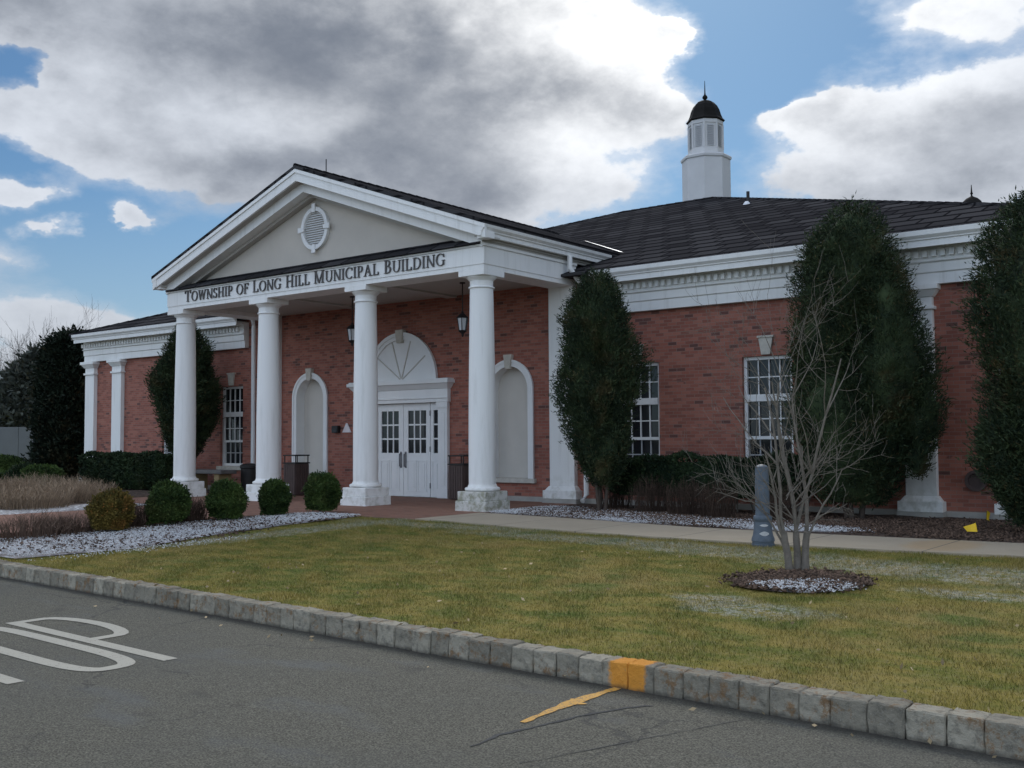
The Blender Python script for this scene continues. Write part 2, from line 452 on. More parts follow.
def side_build(t, b, P):
    c = t.mix(t.noise(P, 1.2, 5, 0.65), (0.30, 0.25, 0.18), (0.42, 0.36, 0.27))
    c = t.mix(t.m('MULTIPLY', blobmask(t, P, [(8.8, -2.0, 0.5, 0.9)], 2.0, 0.4), 0.5), c, (0.40, 0.26, 0.12))
    c = t.mix(t.m('MULTIPLY', t.step(t.noise(P, 60, 3, 0.7), 0.52, 0.7), 0.35), c, (0.2, 0.19, 0.17))
    s = t.n('ShaderNodeSeparateXYZ', {0: P})
    jx = t.m('ABSOLUTE', t.m('SUBTRACT', t.m('FRACT', t.m('DIVIDE', s.outputs[0], 1.6)), 0.5))
    c = t.mix(t.m('MULTIPLY', t.m('LESS_THAN', jx, 0.006), 0.8), c, (0.09, 0.085, 0.075))
    t.put(b.inputs['Base Color'], c)


SIDE = mat('sidewalk_concrete', (0.35, 0.33, 0.28), 0.9, bump=0.2, bscale=80, build=side_build)


def bed_build(snow):
    """dark bark mulch with old snow lying in it; snow = list of ground spots"""
    def f(t, b, P):
        vo = t.n('ShaderNodeTexVoronoi', {'Vector': t.vm('MULTIPLY', P, (1, 1.0, 1)), 'Scale': 26.0, 'Randomness': 1.0})
        g = t.n('ShaderNodeSeparateColor', {0: vo.outputs['Color']}).outputs[0]
        c = t.mix(g, (0.032, 0.024, 0.02), (0.12, 0.086, 0.066))
        sn = blobmask(t, P, snow, 1.8, 0.55)
        holes = t.step(t.m('ADD', t.noise(P, 9, 5, 0.7), t.m('MULTIPLY', g, 0.18)), 0.44, 0.60)
        k = t.m('MULTIPLY', sn, t.m('SUBTRACT', 1.0, t.m('MULTIPLY', holes, 0.65)))
        c = t.mix(k, c, (0.74, 0.75, 0.77))
        t.put(b.inputs['Base Color'], c)
        h = t.m('ADD', t.m('MULTIPLY', g, 0.7), t.m('MULTIPLY', k, 0.8))
        t.put(b.inputs['Normal'], t.n('ShaderNodeBump', {'Strength': 0.8, 'Distance': 0.03, 'Height': h}))
    return f


SNOW_FRONT = [(-0.9, -7.2, 1.5, 2.2), (-1.3, -4.8, 0.95, 2.2), (-1.35, -2.8, 0.9, 1.2)]
SNOW_LEFT = [(-7.4, -4.4, 0.9, 3.6), (-9.5, -2.6, 1.0, 0.4)]
SNOW_WING = [(2.4, 0.1, 2.0, 0.9), (4.3, -0.4, 1.9, 0.8), (0.95, 0.4, 0.8, 1.0), (6.2, -0.7, 1.1, 0.5)]
BEDF = mat('snowy_mulch_front', (0.1, 0.08, 0.07), 0.95, spec=0.15, build=bed_build(SNOW_FRONT))
BEDL = mat('snowy_mulch_left', (0.1, 0.08, 0.07), 0.95, spec=0.15, build=bed_build(SNOW_LEFT))
BEDW = mat('snowy_mulch_wing', (0.1, 0.08, 0.07), 0.95, spec=0.15, build=bed_build(SNOW_WING))
BEDT = mat('snowy_mulch_tree', (0.1, 0.08, 0.07), 0.95, spec=0.15, build=bed_build([(8.72, -5.98, 0.42, 0.38)]))


def chip_build(t, b, P):
    ri = t.n('ShaderNodeNewGeometry').outputs['Random Per Island']
    ramp = t.n('ShaderNodeValToRGB', {0: ri})
    cr = ramp.color_ramp
    cr.elements[0].color = (0.035, 0.025, 0.02, 1)
    cr.elements[1].color = (0.17, 0.115, 0.085, 1)
    t.put(b.inputs['Base Color'], ramp.outputs[0])


CHIP = mat('bark_chip', (0.1, 0.07, 0.05), 0.95, spec=0.1, build=chip_build)
SNOWC = mat('snow_crumb', (0.64, 0.65, 0.66), 0.9, spec=0.1, random_island=0.25)


def leaf_mat(name, dark, light, brown=(0.12, 0.07, 0.03), brown_amt=0.25, tr=0.15):
    def f(t, b, P):
        ri = t.n('ShaderNodeNewGeometry').outputs['Random Per Island']
        nz = t.step(t.noise(P, 2.9, 4, 0.6), 0.30, 0.70)
        c = t.mix(t.m('MULTIPLY_ADD', nz, 0.7, t.m('MULTIPLY_ADD', ri, 0.6, -0.25), clamp=True), dark, light)
        bn = t.m('MULTIPLY', t.step(t.noise(P, 1.5, 4, 0.65), 0.54, 0.70), brown_amt)
        bn = t.m('ADD', bn, t.m('MULTIPLY', t.m('GREATER_THAN', ri, 0.95), brown_amt))
        c = t.mix(bn, c, brown)
        t.put(b.inputs['Base Color'], c)
    return mat(name, dark, 0.75, spec=0.2, build=f)


ARBOR = leaf_mat('arborvitae_leaf', (0.014, 0.026, 0.014), (0.055, 0.080, 0.032), brown_amt=0.4)
ARBORD = leaf_mat('dark_cypress_leaf', (0.006, 0.012, 0.007), (0.016, 0.026, 0.014), brown_amt=0.2)
BOX = leaf_mat('boxwood_leaf', (0.018, 0.038, 0.011), (0.075, 0.12, 0.028), brown_amt=0.15)
BOXB = leaf_mat('bronzed_boxwood_leaf', (0.065, 0.055, 0.014), (0.21, 0.15, 0.036), brown=(0.32, 0.14, 0.04), brown_amt=0.75)
HEDGE = leaf_mat('yew_leaf', (0.009, 0.020, 0.010), (0.030, 0.052, 0.018), brown_amt=0.1)
CONIF = leaf_mat('far_conifer_leaf', (0.040, 0.048, 0.042), (0.085, 0.098, 0.080), brown_amt=0.2)
TWIG = mat('dry_twig', (0.15, 0.105, 0.08), 0.9, random_island=0.45, spec=0.1)
TWIGD = mat('dark_twig', (0.075, 0.052, 0.04), 0.9, random_island=0.45, spec=0.1)
TAN = mat('tan_stem', (0.31, 0.235, 0.165), 0.9, random_island=0.45, spec=0.1)
BARK = mat('grey_bark', (0.165, 0.145, 0.12), 0.9, var=0.3, vscale=14, bump=0.5, bscale=50)
FARBARK = mat('far_bark', (0.075, 0.062, 0.058), 0.95, var=0.2)
RUSSET = mat('russet_twig', (0.12, 0.07, 0.06), 0.95, random_island=0.4)
LEAFL = mat('fallen_leaf', (0.38, 0.29, 0.17), 0.9, random_island=0.5)
DIRT = mat('far_ground', (0.07, 0.07, 0.04), 0.95, var=0.3, vscale=0.3)


# ------------------------------------------------------------------ mesh helpers
def thing_of(o):
    while o.parent is not None:
        o = o.parent
    return o


class MB:
    """collects shapes in world coordinates, builds ONE mesh object"""
    def __init__(s):
        s.v = []
        s.f = []
        s.n = 0
        s.smooth = False

    def add(s, verts, faces):
        b = s.n
        s.v.extend([tuple(p) for p in verts])
        s.f.extend([tuple(i+b for i in f) for f in faces])
        s.n += len(verts)
        return s

    def box(s, x0, x1, y0, y1, z0, z1):
        return s.add([(x0, y0, z0), (x1, y0, z0), (x1, y1, z0), (x0, y1, z0), (x0, y0, z1), (x1, y0, z1), (x1, y1, z1), (x0, y1, z1)],
                     [(0, 3, 2, 1), (4, 5, 6, 7), (0, 1, 5, 4), (1, 2, 6, 5), (2, 3, 7, 6), (3, 0, 4, 7)])

    def frustum(s, x0, x1, y0, y1, z0, X0, X1, Y0, Y1, z1):
        return s.add([(x0, y0, z0), (x1, y0, z0), (x1, y1, z0), (x0, y1, z0), (X0, Y0, z1), (X1, Y0, z1), (X1, Y1, z1), (X0, Y1, z1)],
                     [(0, 3, 2, 1), (4, 5, 6, 7), (0, 1, 5, 4), (1, 2, 6, 5), (2, 3, 7, 6), (3, 0, 4, 7)])

    def quad(s, *p):
        return s.add(p, [tuple(range(len(p)))])

    def prism_xz(s, pts, y0, y1):
        """polygon in the XZ plane extruded from y0 (front) to y1"""
        n = len(pts)
        vs = [(x, y0, z) for x, z in pts]+[(x, y1, z) for x, z in pts]
        fs = [tuple(range(n)), tuple(range(2*n-1, n-1, -1))]
        fs += [(i, i+n, (i+1) % n+n, (i+1) % n) for i in range(n)]
        return s.add(vs, fs)

    def prism_xy(s, pts, z0, z1):
        n = len(pts)
        vs = [(x, y, z0) for x, y in pts]+[(x, y, z1) for x, y in pts]
        fs = [tuple(range(n-1, -1, -1)), tuple(range(n, 2*n))]
        fs += [(i, (i+1) % n, (i+1) % n+n, i+n) for i in range(n)]
        return s.add(vs, fs)

    def lathe(s, cx, cy, prof, n=32, rot=0.0, caps=True):
        vs = []
        for r, z in prof:
            for k in range(n):
                a = 2*PI*k/n+rot
                vs.append((cx+r*math.cos(a), cy+r*math.sin(a), z))
        fs = []
        m = len(prof)
        for j in range(m-1):
            for k in range(n):
                fs.append((j*n+k, j*n+(k+1) % n, (j+1)*n+(k+1) % n, (j+1)*n+k))
        if caps:
            fs.append(tuple(range(n-1, -1, -1)))
            fs.append(tuple(range((m-1)*n, m*n)))
        return s.add(vs, fs)

    def tube(s, pts, rad, n=6):
        pts = [Vector(p) for p in pts]
        if not hasattr(rad, '__len__'):
            rad = [rad]*len(pts)
        vs = []
        for i, p in enumerate(pts):
            d = (pts[min(i+1, len(pts)-1)]-pts[max(i-1, 0)])
            if d.length < 1e-9:
                d = Vector((0, 0, 1))
            d.normalize()
            a = d.cross(Vector((0.31, 0.57, 0.76)) if abs(d.z) > 0.8 else Vector((0, 0, 1))).normalized()
            b = d.cross(a)
            for k in range(n):
                t = 2*PI*k/n
                vs.append(p+(a*math.cos(t)+b*math.sin(t))*rad[i])
        fs = []
        for j in range(len(pts)-1):
            for k in range(n):
                fs.append((j*n+k, j*n+(k+1) % n, (j+1)*n+(k+1) % n, (j+1)*n+k))
        fs.append(tuple(range(n-1, -1, -1)))
        fs.append(tuple(range((len(pts)-1)*n, len(pts)*n)))
        return s.add(vs, fs)

    def extrude_x(s, prof, x0, x1, m0=0.0, m1=0.0):
        """profile of (y, z) points swept along X; m0/m1 mitre each end by (ref - y)*m"""
        n = len(prof)
        ry = max(p[0] for p in prof)
        vs = [(x0-(ry-y)*m0, y, z) for y, z in prof]+[(x1+(ry-y)*m1, y, z) for y, z in prof]
        fs = [tuple(range(n)), tuple(range(2*n-1, n-1, -1))]
        fs += [(i, i+n, (i+1) % n+n, (i+1) % n) for i in range(n)]
        return s.add(vs, fs)

    def extrude_y(s, prof, y0, y1):
        """profile of (x, z) points swept along Y"""
        return s.prism_xz(prof, y0, y1)

    def build(s, name, m, parent=None, smooth=False, bevel=0.0, recalc=True):
        me = bpy.data.meshes.new(name)
        o = (0, 0, 0)
        if parent is not None:
            o = thing_of(parent).location
        me.from_pydata([(x-o[0], y-o[1], z-o[2]) for x, y, z in s.v], [], s.f)
        if recalc:
            bm = bmesh.new()
            bm.from_mesh(me)
            bmesh.ops.recalc_face_normals(bm, faces=bm.faces)
            bm.to_mesh(me)
            bm.free()
        if smooth:
            me.shade_auto_smooth(angle=R(40)) if hasattr(me, 'shade_auto_smooth') else me.shade_smooth()
            me.shade_smooth()
            me.set_sharp_from_angle(angle=R(38))
        ob = bpy.data.objects.new(name, me)
        COL.objects.link(ob)
        if not isinstance(m, (list, tuple)):
            m = [m]
        for x in m:
            me.materials.append(x)
        if parent is not None:
            ob.parent = parent
        if bevel:
            bv = ob.modifiers.new('bevel', 'BEVEL')
            bv.width = bevel
            bv.segments = 2
            bv.limit_method = 'ANGLE'
            bv.angle_limit = R(40)
        return ob


def raw(name, verts, faces, m, parent=None):
    """fast mesh from numpy arrays (faces: (n, k) int array)"""
    verts = np.asarray(verts, np.float32).copy()
    if parent is not None:
        verts -= np.array(thing_of(parent).location, np.float32)
    faces = np.asarray(faces, np.int32)
    me = bpy.data.meshes.new(name)
    me.vertices.add(len(verts))
    me.vertices.foreach_set('co', verts.ravel())
    k = faces.shape[1]
    me.loops.add(faces.size)
    me.loops.foreach_set('vertex_index', faces.ravel())
    me.polygons.add(len(faces))
    me.polygons.foreach_set('loop_start', np.arange(0, faces.size, k, dtype=np.int32))
    me.polygons.foreach_set('loop_total', np.full(len(faces), k, np.int32))
    me.update(calc_edges=True)
    me.materials.append(m)
    ob = bpy.data.objects.new(name, me)
    COL.objects.link(ob)
    if parent is not None:
        ob.parent = parent
    return ob


def thing(name, label, cat, loc=(0, 0, 0), group=None):
    o = bpy.data.objects.new(name, None)
    o.empty_display_size = 0.2
    COL.objects.link(o)
    o.location = loc
    o['label'] = label
    o['category'] = cat
    if group:
        o['group'] = group
    return o


def tag(o, label, cat, group=None):
    o['label'] = label
    o['category'] = cat
    if group:
        o['group'] = group
    return o


def struct(o, kind='structure'):
    o['kind'] = kind
    return o


def copy_tree(o, parent=None):
    c = o.copy()
    COL.objects.link(c)
    if parent is not None:
        c.parent = parent
    for ch in list(o.children):
        copy_tree(ch, c)
    return c


def gz(x, y):
    """ground height of the lawn and beds"""
    t = np.clip((np.asarray(y, float)+9.3)/6.3, 0, 1)
    return -0.10+0.10*t


# ------------------------------------------------------------------ ground, road, paths
g = MB()
g.quad((-1500, -1500, -0.30), (1500, -1500, -0.30), (1500, 1500, -0.30), (-1500, 1500, -0.30))
o = struct(g.build('ground', DIRT))


def kerb_y(x):
    return -9.05-0.047*x


def sheet(name, poly, m, dz, cell=0.5, kind='structure', bumpy=0.0, mound=0.0):
    """a ground sheet over a polygon, gridded so that it follows the ground"""
    bm = bmesh.new()
    vs = [bm.verts.new((x, y, 0)) for x, y in poly]
    f = bm.faces.new(vs)
    xs = [p[0] for p in poly]
    ys = [p[1] for p in poly]
    for ax, lo, hi in ((0, min(xs), max(xs)), (1, min(ys), max(ys))):
        k = lo+cell
        while k < hi:
            no = (1, 0, 0) if ax == 0 else (0, 1, 0)
            co = (k, 0, 0) if ax == 0 else (0, k, 0)
            bmesh.ops.bisect_plane(bm, geom=bm.verts[:]+bm.edges[:]+bm.faces[:], plane_co=co, plane_no=no)
            k += cell
    bnd = {v for e in bm.edges if e.is_boundary for v in e.verts}
    for v in bm.verts:
        v.co.z = float(gz(v.co.x, v.co.y))+dz
        if v not in bnd:
            v.co.z += mound+random.uniform(-bumpy, bumpy)
    me = bpy.data.meshes.new(name)
    bm.normal_update()
    for fc in bm.faces:
        if fc.normal.z < 0:
            fc.normal_flip()
    bm.to_mesh(me)
    bm.free()
    me.materials.append(m)
    if bumpy:
        me.shade_smooth()
    ob = bpy.data.objects.new(name, me)
    COL.objects.link(ob)
    ob['kind'] = kind
    return ob


road = MB()
road.quad((-90, -70, -0.25), (90, -70, -0.25), (90, kerb_y(90)+0.15, -0.25), (-90, kerb_y(-90)+0.15, -0.25))
struct(road.build('road', ASPH))
sheet('lawn', [(-90, kerb_y(-90)+0.16), (90, kerb_y(90)+0.16), (90, 60), (-90, 60)], LAWN, 0.0, cell=3.0)

F_EDGE = [(0.45, -2.33), (1.02, -2.35), (2.4, -2.62), (3.77, -2.80), (5.3, -2.92), (6.92, -2.97), (8.4, -2.88), (9.84, -2.70), (12, -2.35), (16, -1.6)]
B_EDGE = [(0.45, -0.62), (0.98, -0.66), (2.46, -0.85), (3.8, -1.10), (5.12, -1.30), (7.0, -1.36), (9.53, -1.21), (12, -0.85), (16, -0.1)]
sw = MB()
sw.prism_xy(F_EDGE+B_EDGE[::-1], -0.10, 0.022)
struct(sw.build('sidewalk', SIDE))
pv = MB()
pv.prism_xy([(-9.9, -2.3), (-6.9, -2.3), (-6.6, -3.4), (-6.7, -5.4), (-7.0, -9.0), (-2.75, -9.0), (-2.85, -5.4), (-2.6, -3.2), (-2.0, -2.3),
             (0.44, -2.3), (0.44, 2.70), (-9.9, 2.70)], -0.12, 0.012)
struct(pv.build('brick_path', PAVER))
bedf = sheet('mulch_bed', [(-2.74, -8.7), (-0.15, -8.78), (0.16, -7.4), (-0.3, -5.9), (-0.62, -4.25), (-0.7, -3.0), (-0.85, -2.31), (-1.95, -2.31), (-2.55, -3.2), (-2.8, -5.4)],
             BEDF, 0.014, cell=0.3, bumpy=0.012, mound=0.012)
sheet('mulch_bed', [(-7.05, -8.8), (-6.75, -5.4), (-6.66, -3.4), (-6.95, -2.31), (-9.95, -2.2), (-9.95, 2.6), (-30, 2.6), (-34, -1), (-20, -4.5), (-11, -8.8)],
      BEDL, 0.014, cell=0.6, bumpy=0.015, mound=0.03)
sheet('mulch_bed', [(0.46, -0.60), (0.98, -0.64), (2.46, -0.83), (3.8, -1.08), (5.12, -1.28), (7.0, -1.34), (9.53, -1.19), (12, -0.83), (16, -0.08), (16, 2.69), (0.46, 2.69)],
      BEDW, 0.014, cell=0.3, bumpy=0.012, mound=0.012)
ring = [(8.50+0.62*math.cos(a)*(1+0.06*math.sin(3*a)), -5.68+0.70*math.sin(a)*(1+0.05*math.cos(2*a))) for a in np.linspace(0, 2*PI, 26)[:-1]]
sheet('mulch_ring', ring, BEDT, 0.014, cell=0.2, bumpy=0.012, mound=0.02)

# ------------------------------------------------------------------ kerb
kb = MB()
kb.add([(-16, kerb_y(-16)+0.01, -0.27), (16, kerb_y(16)+0.01, -0.27), (16, kerb_y(16)+0.16, -0.27), (-16, kerb_y(-16)+0.16, -0.27),
        (-16, kerb_y(-16)+0.02, -0.125), (16, kerb_y(16)+0.02, -0.125), (16, kerb_y(16)+0.16, -0.115), (-16, kerb_y(-16)+0.16, -0.115)],
       [(0, 3, 2, 1), (4, 5, 6, 7), (0, 1, 5, 4), (1, 2, 6, 5), (2, 3, 7, 6), (3, 0, 4, 7)])
kerb = struct(kb.build('kerb', mat('kerb_mortar', (0.13, 0.125, 0.115), 0.95, var=0.3, vscale=20)))


def kerb_stone(x0, x1, painted):
    bm = bmesh.new()
    bmesh.ops.create_cube(bm, size=1.0)
    bmesh.ops.bevel(bm, geom=bm.edges[:], offset=0.045, segments=1, affect='EDGES')
    bmesh.ops.subdivide_edges(bm, edges=[e for e in bm.edges if e.calc_length() > 0.4], cuts=3, use_grid_fill=True)
    xm = (x0+x1)/2
    L = x1-x0
    dz = random.uniform(-0.008, 0.008)
    dy = random.uniform(-0.008, 0.007)
    ang = random.uniform(-0.03, 0.03)
    for v in bm.verts:
        px, py, pz = v.co
        j = Vector((random.uniform(-1, 1), random.uniform(-1, 1), random.uniform(-1, 1)))*0.0045
        x = xm+px*L+j.x*0.6
        y = kerb_y(x)+0.075+py*0.17+dy+px*L*ang+j.y
        z = -0.185+pz*0.19+dz+j.z
        if pz < 0:
            y -= 0.006
        v.co = (x, y, z)
    me = bpy.data.meshes.new('kerb_stone')
    bm.normal_update()
    bm.to_mesh(me)
    bm.free()
    me.materials.append(KERBO if painted else KERB)
    ob = bpy.data.objects.new('kerb_stone', me)
    COL.objects.link(ob)
    ob.parent = kerb
    if painted:
        ob['label'] = 'granite kerb block sprayed with orange paint'
    return ob


x = -4.2
while x < 13.2:
    wd = random.uniform(0.18, 0.215)
    kerb_stone(x+0.0015, x+wd-0.0015, 8.68 < x+wd/2 < 9.18)
    x += wd

# ------------------------------------------------------------------ painted marks on the road
ZR = -0.246


def stroke_poly(mb, pts, wdt, z, closed=False):
    pts = [Vector((p[0], p[1], 0)) for p in pts]
    n = len(pts)
    L, Rr = [], []
    for i, p in enumerate(pts):
        a = pts[(i-1) % n] if closed or i > 0 else None
        b = pts[(i+1) % n] if closed or i < n-1 else None
        d = ((p-a).normalized() if a else Vector())+((b-p).normalized() if b else Vector())
        d.normalize()
        nn = Vector((-d.y, d.x, 0))
        k = 1.0
        if a and b:
            k = 1/max(0.5, nn.dot(Vector((-(p-a).normalized().y, (p-a).normalized().x, 0))))
        wl = wdt[i] if hasattr(wdt, '__len__') else wdt
        L.append((p.x+nn.x*wl/2*k, p.y+nn.y*wl/2*k, z))
        Rr.append((p.x-nn.x*wl/2*k, p.y-nn.y*wl/2*k, z))
    fs = []
    m = n if closed else n-1
    for i in range(m):
        j = (i+1) % n
        fs.append((i, j, n+j, n+i))
    mb.add(L+Rr, fs)


def arcp(cx, cy, rx, ry, a0, a1, n=14):
    return [(cx+rx*math.cos(R(a0+(a1-a0)*i/n)), cy+ry*math.sin(R(a0+(a1-a0)*i/n))) for i in range(n+1)]


# letters tall along -X: u runs across the letter (towards the kerb), v from its foot (0) to its head (1)
def road_letter(kind, y0, wd, xf, H):
    mb = MB()

    def T(pts):
        return [(xf-v*H, y0+u*wd-0.047*(-v*H)*0.9) for u, v in pts]
    wl = 0.115
    if kind == 'P':
        stroke_poly(mb, T([(0.1, 0), (0.1, 1.0)]), wl, ZR)
        arc = [(0.1, 0.975), (0.45, 0.975)]+[(0.55+0.35*math.sin(a), 0.725+0.25*math.cos(a)) for a in np.linspace(0.1, PI-0.1, 12)]+[(0.45, 0.475), (0.1, 0.475)]
        stroke_poly(mb, T(arc), [wl]*len(arc), ZR+0.0006)
    elif kind == 'O':
        loop = [(0.5+0.4*math.copysign(abs(math.cos(a))**0.6, math.cos(a)), 0.5+0.475*math.copysign(abs(math.sin(a))**0.45, math.sin(a))) for a in np.linspace(0, 2*PI, 49)[:-1]]
        stroke_poly(mb, T(loop), wl*1.05, ZR, closed=True)
    elif kind == 'T':
        stroke_poly(mb, T([(0.5, 0), (0.5, 0.96)]), wl, ZR)
        stroke_poly(mb, T([(0.0, 0.975), (1.0, 0.975)]), wl, ZR+0.0006)
    elif kind == 'S':
        pts = [(0.1, 0.2), (0.15, 0.06), (0.5, 0.025), (0.85, 0.08), (0.9, 0.25), (0.8, 0.42), (0.5, 0.5), (0.2, 0.58), (0.1, 0.75), (0.15, 0.92), (0.5, 0.975), (0.85, 0.94), (0.9, 0.8)]
        stroke_poly(mb, T(pts), wl, ZR)
    for i, (a, b, c) in enumerate(mb.v):
        pass
    return struct(mb.build('road_marking', RPAINT, recalc=False))


road_letter('P', -10.72, 0.56, 5.80, 2.52)
road_letter('O', -11.33, 0.545, 5.76, 2.52)
road_letter('T', -11.99, 0.58, 5.60, 2.52)
road_letter('S', -12.62, 0.58, 5.56, 2.52)

om = MB()
pts, wds = [], []
for i in range(16):
    t = i/15
    pts.append((8.865+0.004*math.sin(i*2.3)-0.025*math.sin(t*PI), -9.50-t*1.0))
    wds.append(max(0.012, (0.055+0.055*math.exp(-((t-0.45)/0.2)**2))*(1-0.3*t)+0.010*math.sin(i*1.9)))
stroke_poly(om, pts, wds, ZR)
stroke_poly(om, [(8.79, -9.90), (8.83, -9.95), (8.885, -9.97), (8.93, -9.955)], [0.02, 0.05, 0.06, 0.02], ZR+0.0008)
struct(om.build('orange_paint_mark', OPAINT, recalc=False))

tar = MB()
for line, wd in (([(8.93, -11.02), (8.90, -10.78), (8.98, -10.50), (9.01, -10.34), (9.07, -10.12), (9.16, -9.88), (9.30, -9.70)], 0.028),
                 ([(9.3, -11.1), (9.5, -10.55), (9.6, -10.30), (9.72, -10.0), (9.86, -9.62)], 0.008)):
    P_ = []
    Wd = []
    for a, b in zip(line[:-1], line[1:]):
        for k in range(4):
            t = k/4
            P_.append((a[0]+(b[0]-a[0])*t+random.uniform(-0.012, 0.012), a[1]+(b[1]-a[1])*t+random.uniform(-0.012, 0.012)))
            Wd.append(wd*random.uniform(0.4, 1.25))
    stroke_poly(tar, P_, Wd, ZR-0.001)
struct(tar.build('tar_seam', TAR, recalc=False))

# ------------------------------------------------------------------ the municipal building
CX = -4.645
D = 2.716
SP = 3.097
bld = thing('municipal_building', 'red brick civic building with white columned portico, hipped shingle roof and tall cupola', 'building', (CX, D, 0))

WT = 3.845      # top of the brick under the wing entablature
XL, XR = -18.25, 8.96
wins = [(-14.27, 'L2'), (-11.54, 'L1'), (1.28, 'R1'), (4.01, 'R2')]
WW, WZ0, WZ1 = 0.97, 0.66, 2.83
openings = [(x, x+WW, WZ0, WZ1, False) for x, _ in wins]
NR = 0.52                                     # inner niche radius
for cxn in (CX-3.205, CX+3.205):
    openings.append((cxn-NR, cxn+NR, 0.50, 2.41, True))
openings.append((CX-1.19, CX+1.19, 0.0, 2.20, False))
openings.sort()

# brick wall with real openings, front face and reveals
wall = MB()
RV = 0.22


def wall_rect(x0, x1, z0, z1):
    if x1-x0 > 1e-4 and z1-z0 > 1e-4:
        wall.quad((x0, D, z0), (x1, D, z0), (x1, D, z1), (x0, D, z1))


TOPZ = 4.62
xc = XL
for x0, x1, z0, z1, arch in openings:
    wall_rect(xc, x0, 0, TOPZ)
    wall_rect(x0, x1, 0, z0)
    rv = RV
    wall.quad((x0, D, z0), (x0, D+rv, z0), (x0, D+rv, z1), (x0, D, z1))
    wall.quad((x1, D, z0), (x1, D, z1), (x1, D+rv, z1), (x1, D+rv, z0))
    if arch:
        r = (x1-x0)/2
        mx = (x0+x1)/2
        n = 20
        for i in range(n):
            a0, a1 = PI-PI*i/n, PI-PI*(i+1)/n
            p0 = (mx+r*math.cos(a0), z1+r*math.sin(a0))
            p1 = (mx+r*math.cos(a1), z1+r*math.sin(a1))
            wall.quad((p0[0], D, p0[1]), (p1[0], D, p1[1]), (p1[0], D, TOPZ), (p0[0], D, TOPZ))
    else:
        wall_rect(x0, x1, z1, TOPZ)
        wall.quad((x0, D, z1), (x0, D+rv, z1), (x1, D+rv, z1), (x1, D, z1))
    xc = x1
wall_rect(xc, XR, 0, TOPZ)
wall.quad((XR, D, 0), (XR, 27.0, 0), (XR, 27.0, TOPZ), (XR, D, TOPZ))
wall.quad((XL, D, 0), (XL, D, TOPZ), (XL, 27.0, TOPZ), (XL, 27.0, 0))
wall.quad((XL, 27.0, 0), (XL, 27.0, TOPZ), (XR, 27.0, TOPZ), (XR, 27.0, 0))
wall.build('wall', BRICK, bld, recalc=False)
for xa, xb in ((XL-0.03, CX-1.65), (CX+1.65, XR+0.03)):
    fd = MB()
    fd.box(xa, xb, D-0.03, D+0.2, -0.2, 0.115)
    fd.build('foundation', CONCB, bld)


# windows: transom of 4x2 over a double-hung sash of 4x2 + 4x2
def make_window(x0):
    f = MB()
    y = D+0.07
    x1 = x0+WW
    fw_ = 0.065
    f.box(x0+0.002, x0+fw_, y, y+0.1, WZ0, WZ1-0.002)
    f.box(x1-fw_, x1-0.002, y, y+0.1, WZ0, WZ1-0.002)
    f.box(x0+fw_, x1-fw_, y, y+0.1, WZ1-fw_, WZ1-0.002)
    f.box(x0+fw_, x1-fw_, y, y+0.1, WZ0, WZ0+0.07)
    zt = WZ1-0.70
    f.box(x0+fw_, x1-fw_, y-0.015, y+0.1, zt-0.13, zt)
    zm = WZ0+0.07+(zt-0.13-WZ0-0.07)*0.47
    f.box(x0+fw_, x1-fw_, y+0.012, y+0.1, zm-0.025, zm+0.035)
    o_ = f.build('window', TRIM, bld, bevel=0.004)
    ix0, ix1 = x0+fw_, x1-fw_
    for (za, zb, yy, dark) in ((zt, WZ1-fw_, y+0.03, 0), (zm+0.035, zt-0.13, y+0.03, 0), (WZ0+0.07, zm-0.025, y+0.055, 1)):
        s = MB()
        for k in range(1, 4):
            xm = ix0+(ix1-ix0)*k/4
            s.box(xm-0.011, xm+0.011, yy, yy+0.03, za, zb)
        zmid = (za+zb)/2
        for a in range(4):
            s.box(ix0+(ix1-ix0)*a/4+(0.011 if a else 0), ix0+(ix1-ix0)*(a+1)/4-(0.011 if a < 3 else 0), yy, yy+0.03, zmid-0.011, zmid+0.011)
        s.build('muntin', LOUV if dark else TRIM, o_)
        p = MB()
        p.box(ix0, ix1, yy+0.034, yy+0.04, za, zb)
        p.build('pane', GLASS, o_)
    s = MB()
    s.box(x0-0.09, x1+0.09, D-0.07, D+0.2, WZ0-0.11, WZ0-0.003)
    s.build('sill', STONE, o_, bevel=0.01)
    k = MB()
    xm = (x0+x1)/2
    k.prism_xz([(xm-0.085, WZ1+0.02), (xm+0.085, WZ1+0.02), (xm+0.14, WZ1+0.33), (xm-0.14, WZ1+0.33)], D-0.045, D+0.01)
    k.prism_xz([(xm-0.16, WZ1+0.33), (xm+0.16, WZ1+0.33), (xm+0.16, WZ1+0.37), (xm-0.16, WZ1+0.37)], D-0.06, D+0.01)
    k.build('keystone', STONE, o_, bevel=0.006)


for x0, _ in wins:
    make_window(x0)


def arch_band(mb, cx, zc, r0, r1, y0, y1, zbot=None, n=28):
    """an arched band between radii r0 and r1 with straight legs down to zbot"""
    outer = [(cx+r1*math.cos(PI-PI*i/n), zc+r1*math.sin(PI-PI*i/n)) for i in range(n+1)]
    inner = [(cx+r0*math.cos(PI-PI*i/n), zc+r0*math.sin(PI-PI*i/n)) for i in range(n+1)]
    if zbot is not None:
        outer = [(cx-r1, zbot)]+outer+[(cx+r1, zbot)]
        inner = [(cx-r0, zbot)]+inner+[(cx+r0, zbot)]
    for i in range(len(outer)-1):
        mb.prism_xz([outer[i], outer[i+1], inner[i+1], inner[i]], y0, y1)


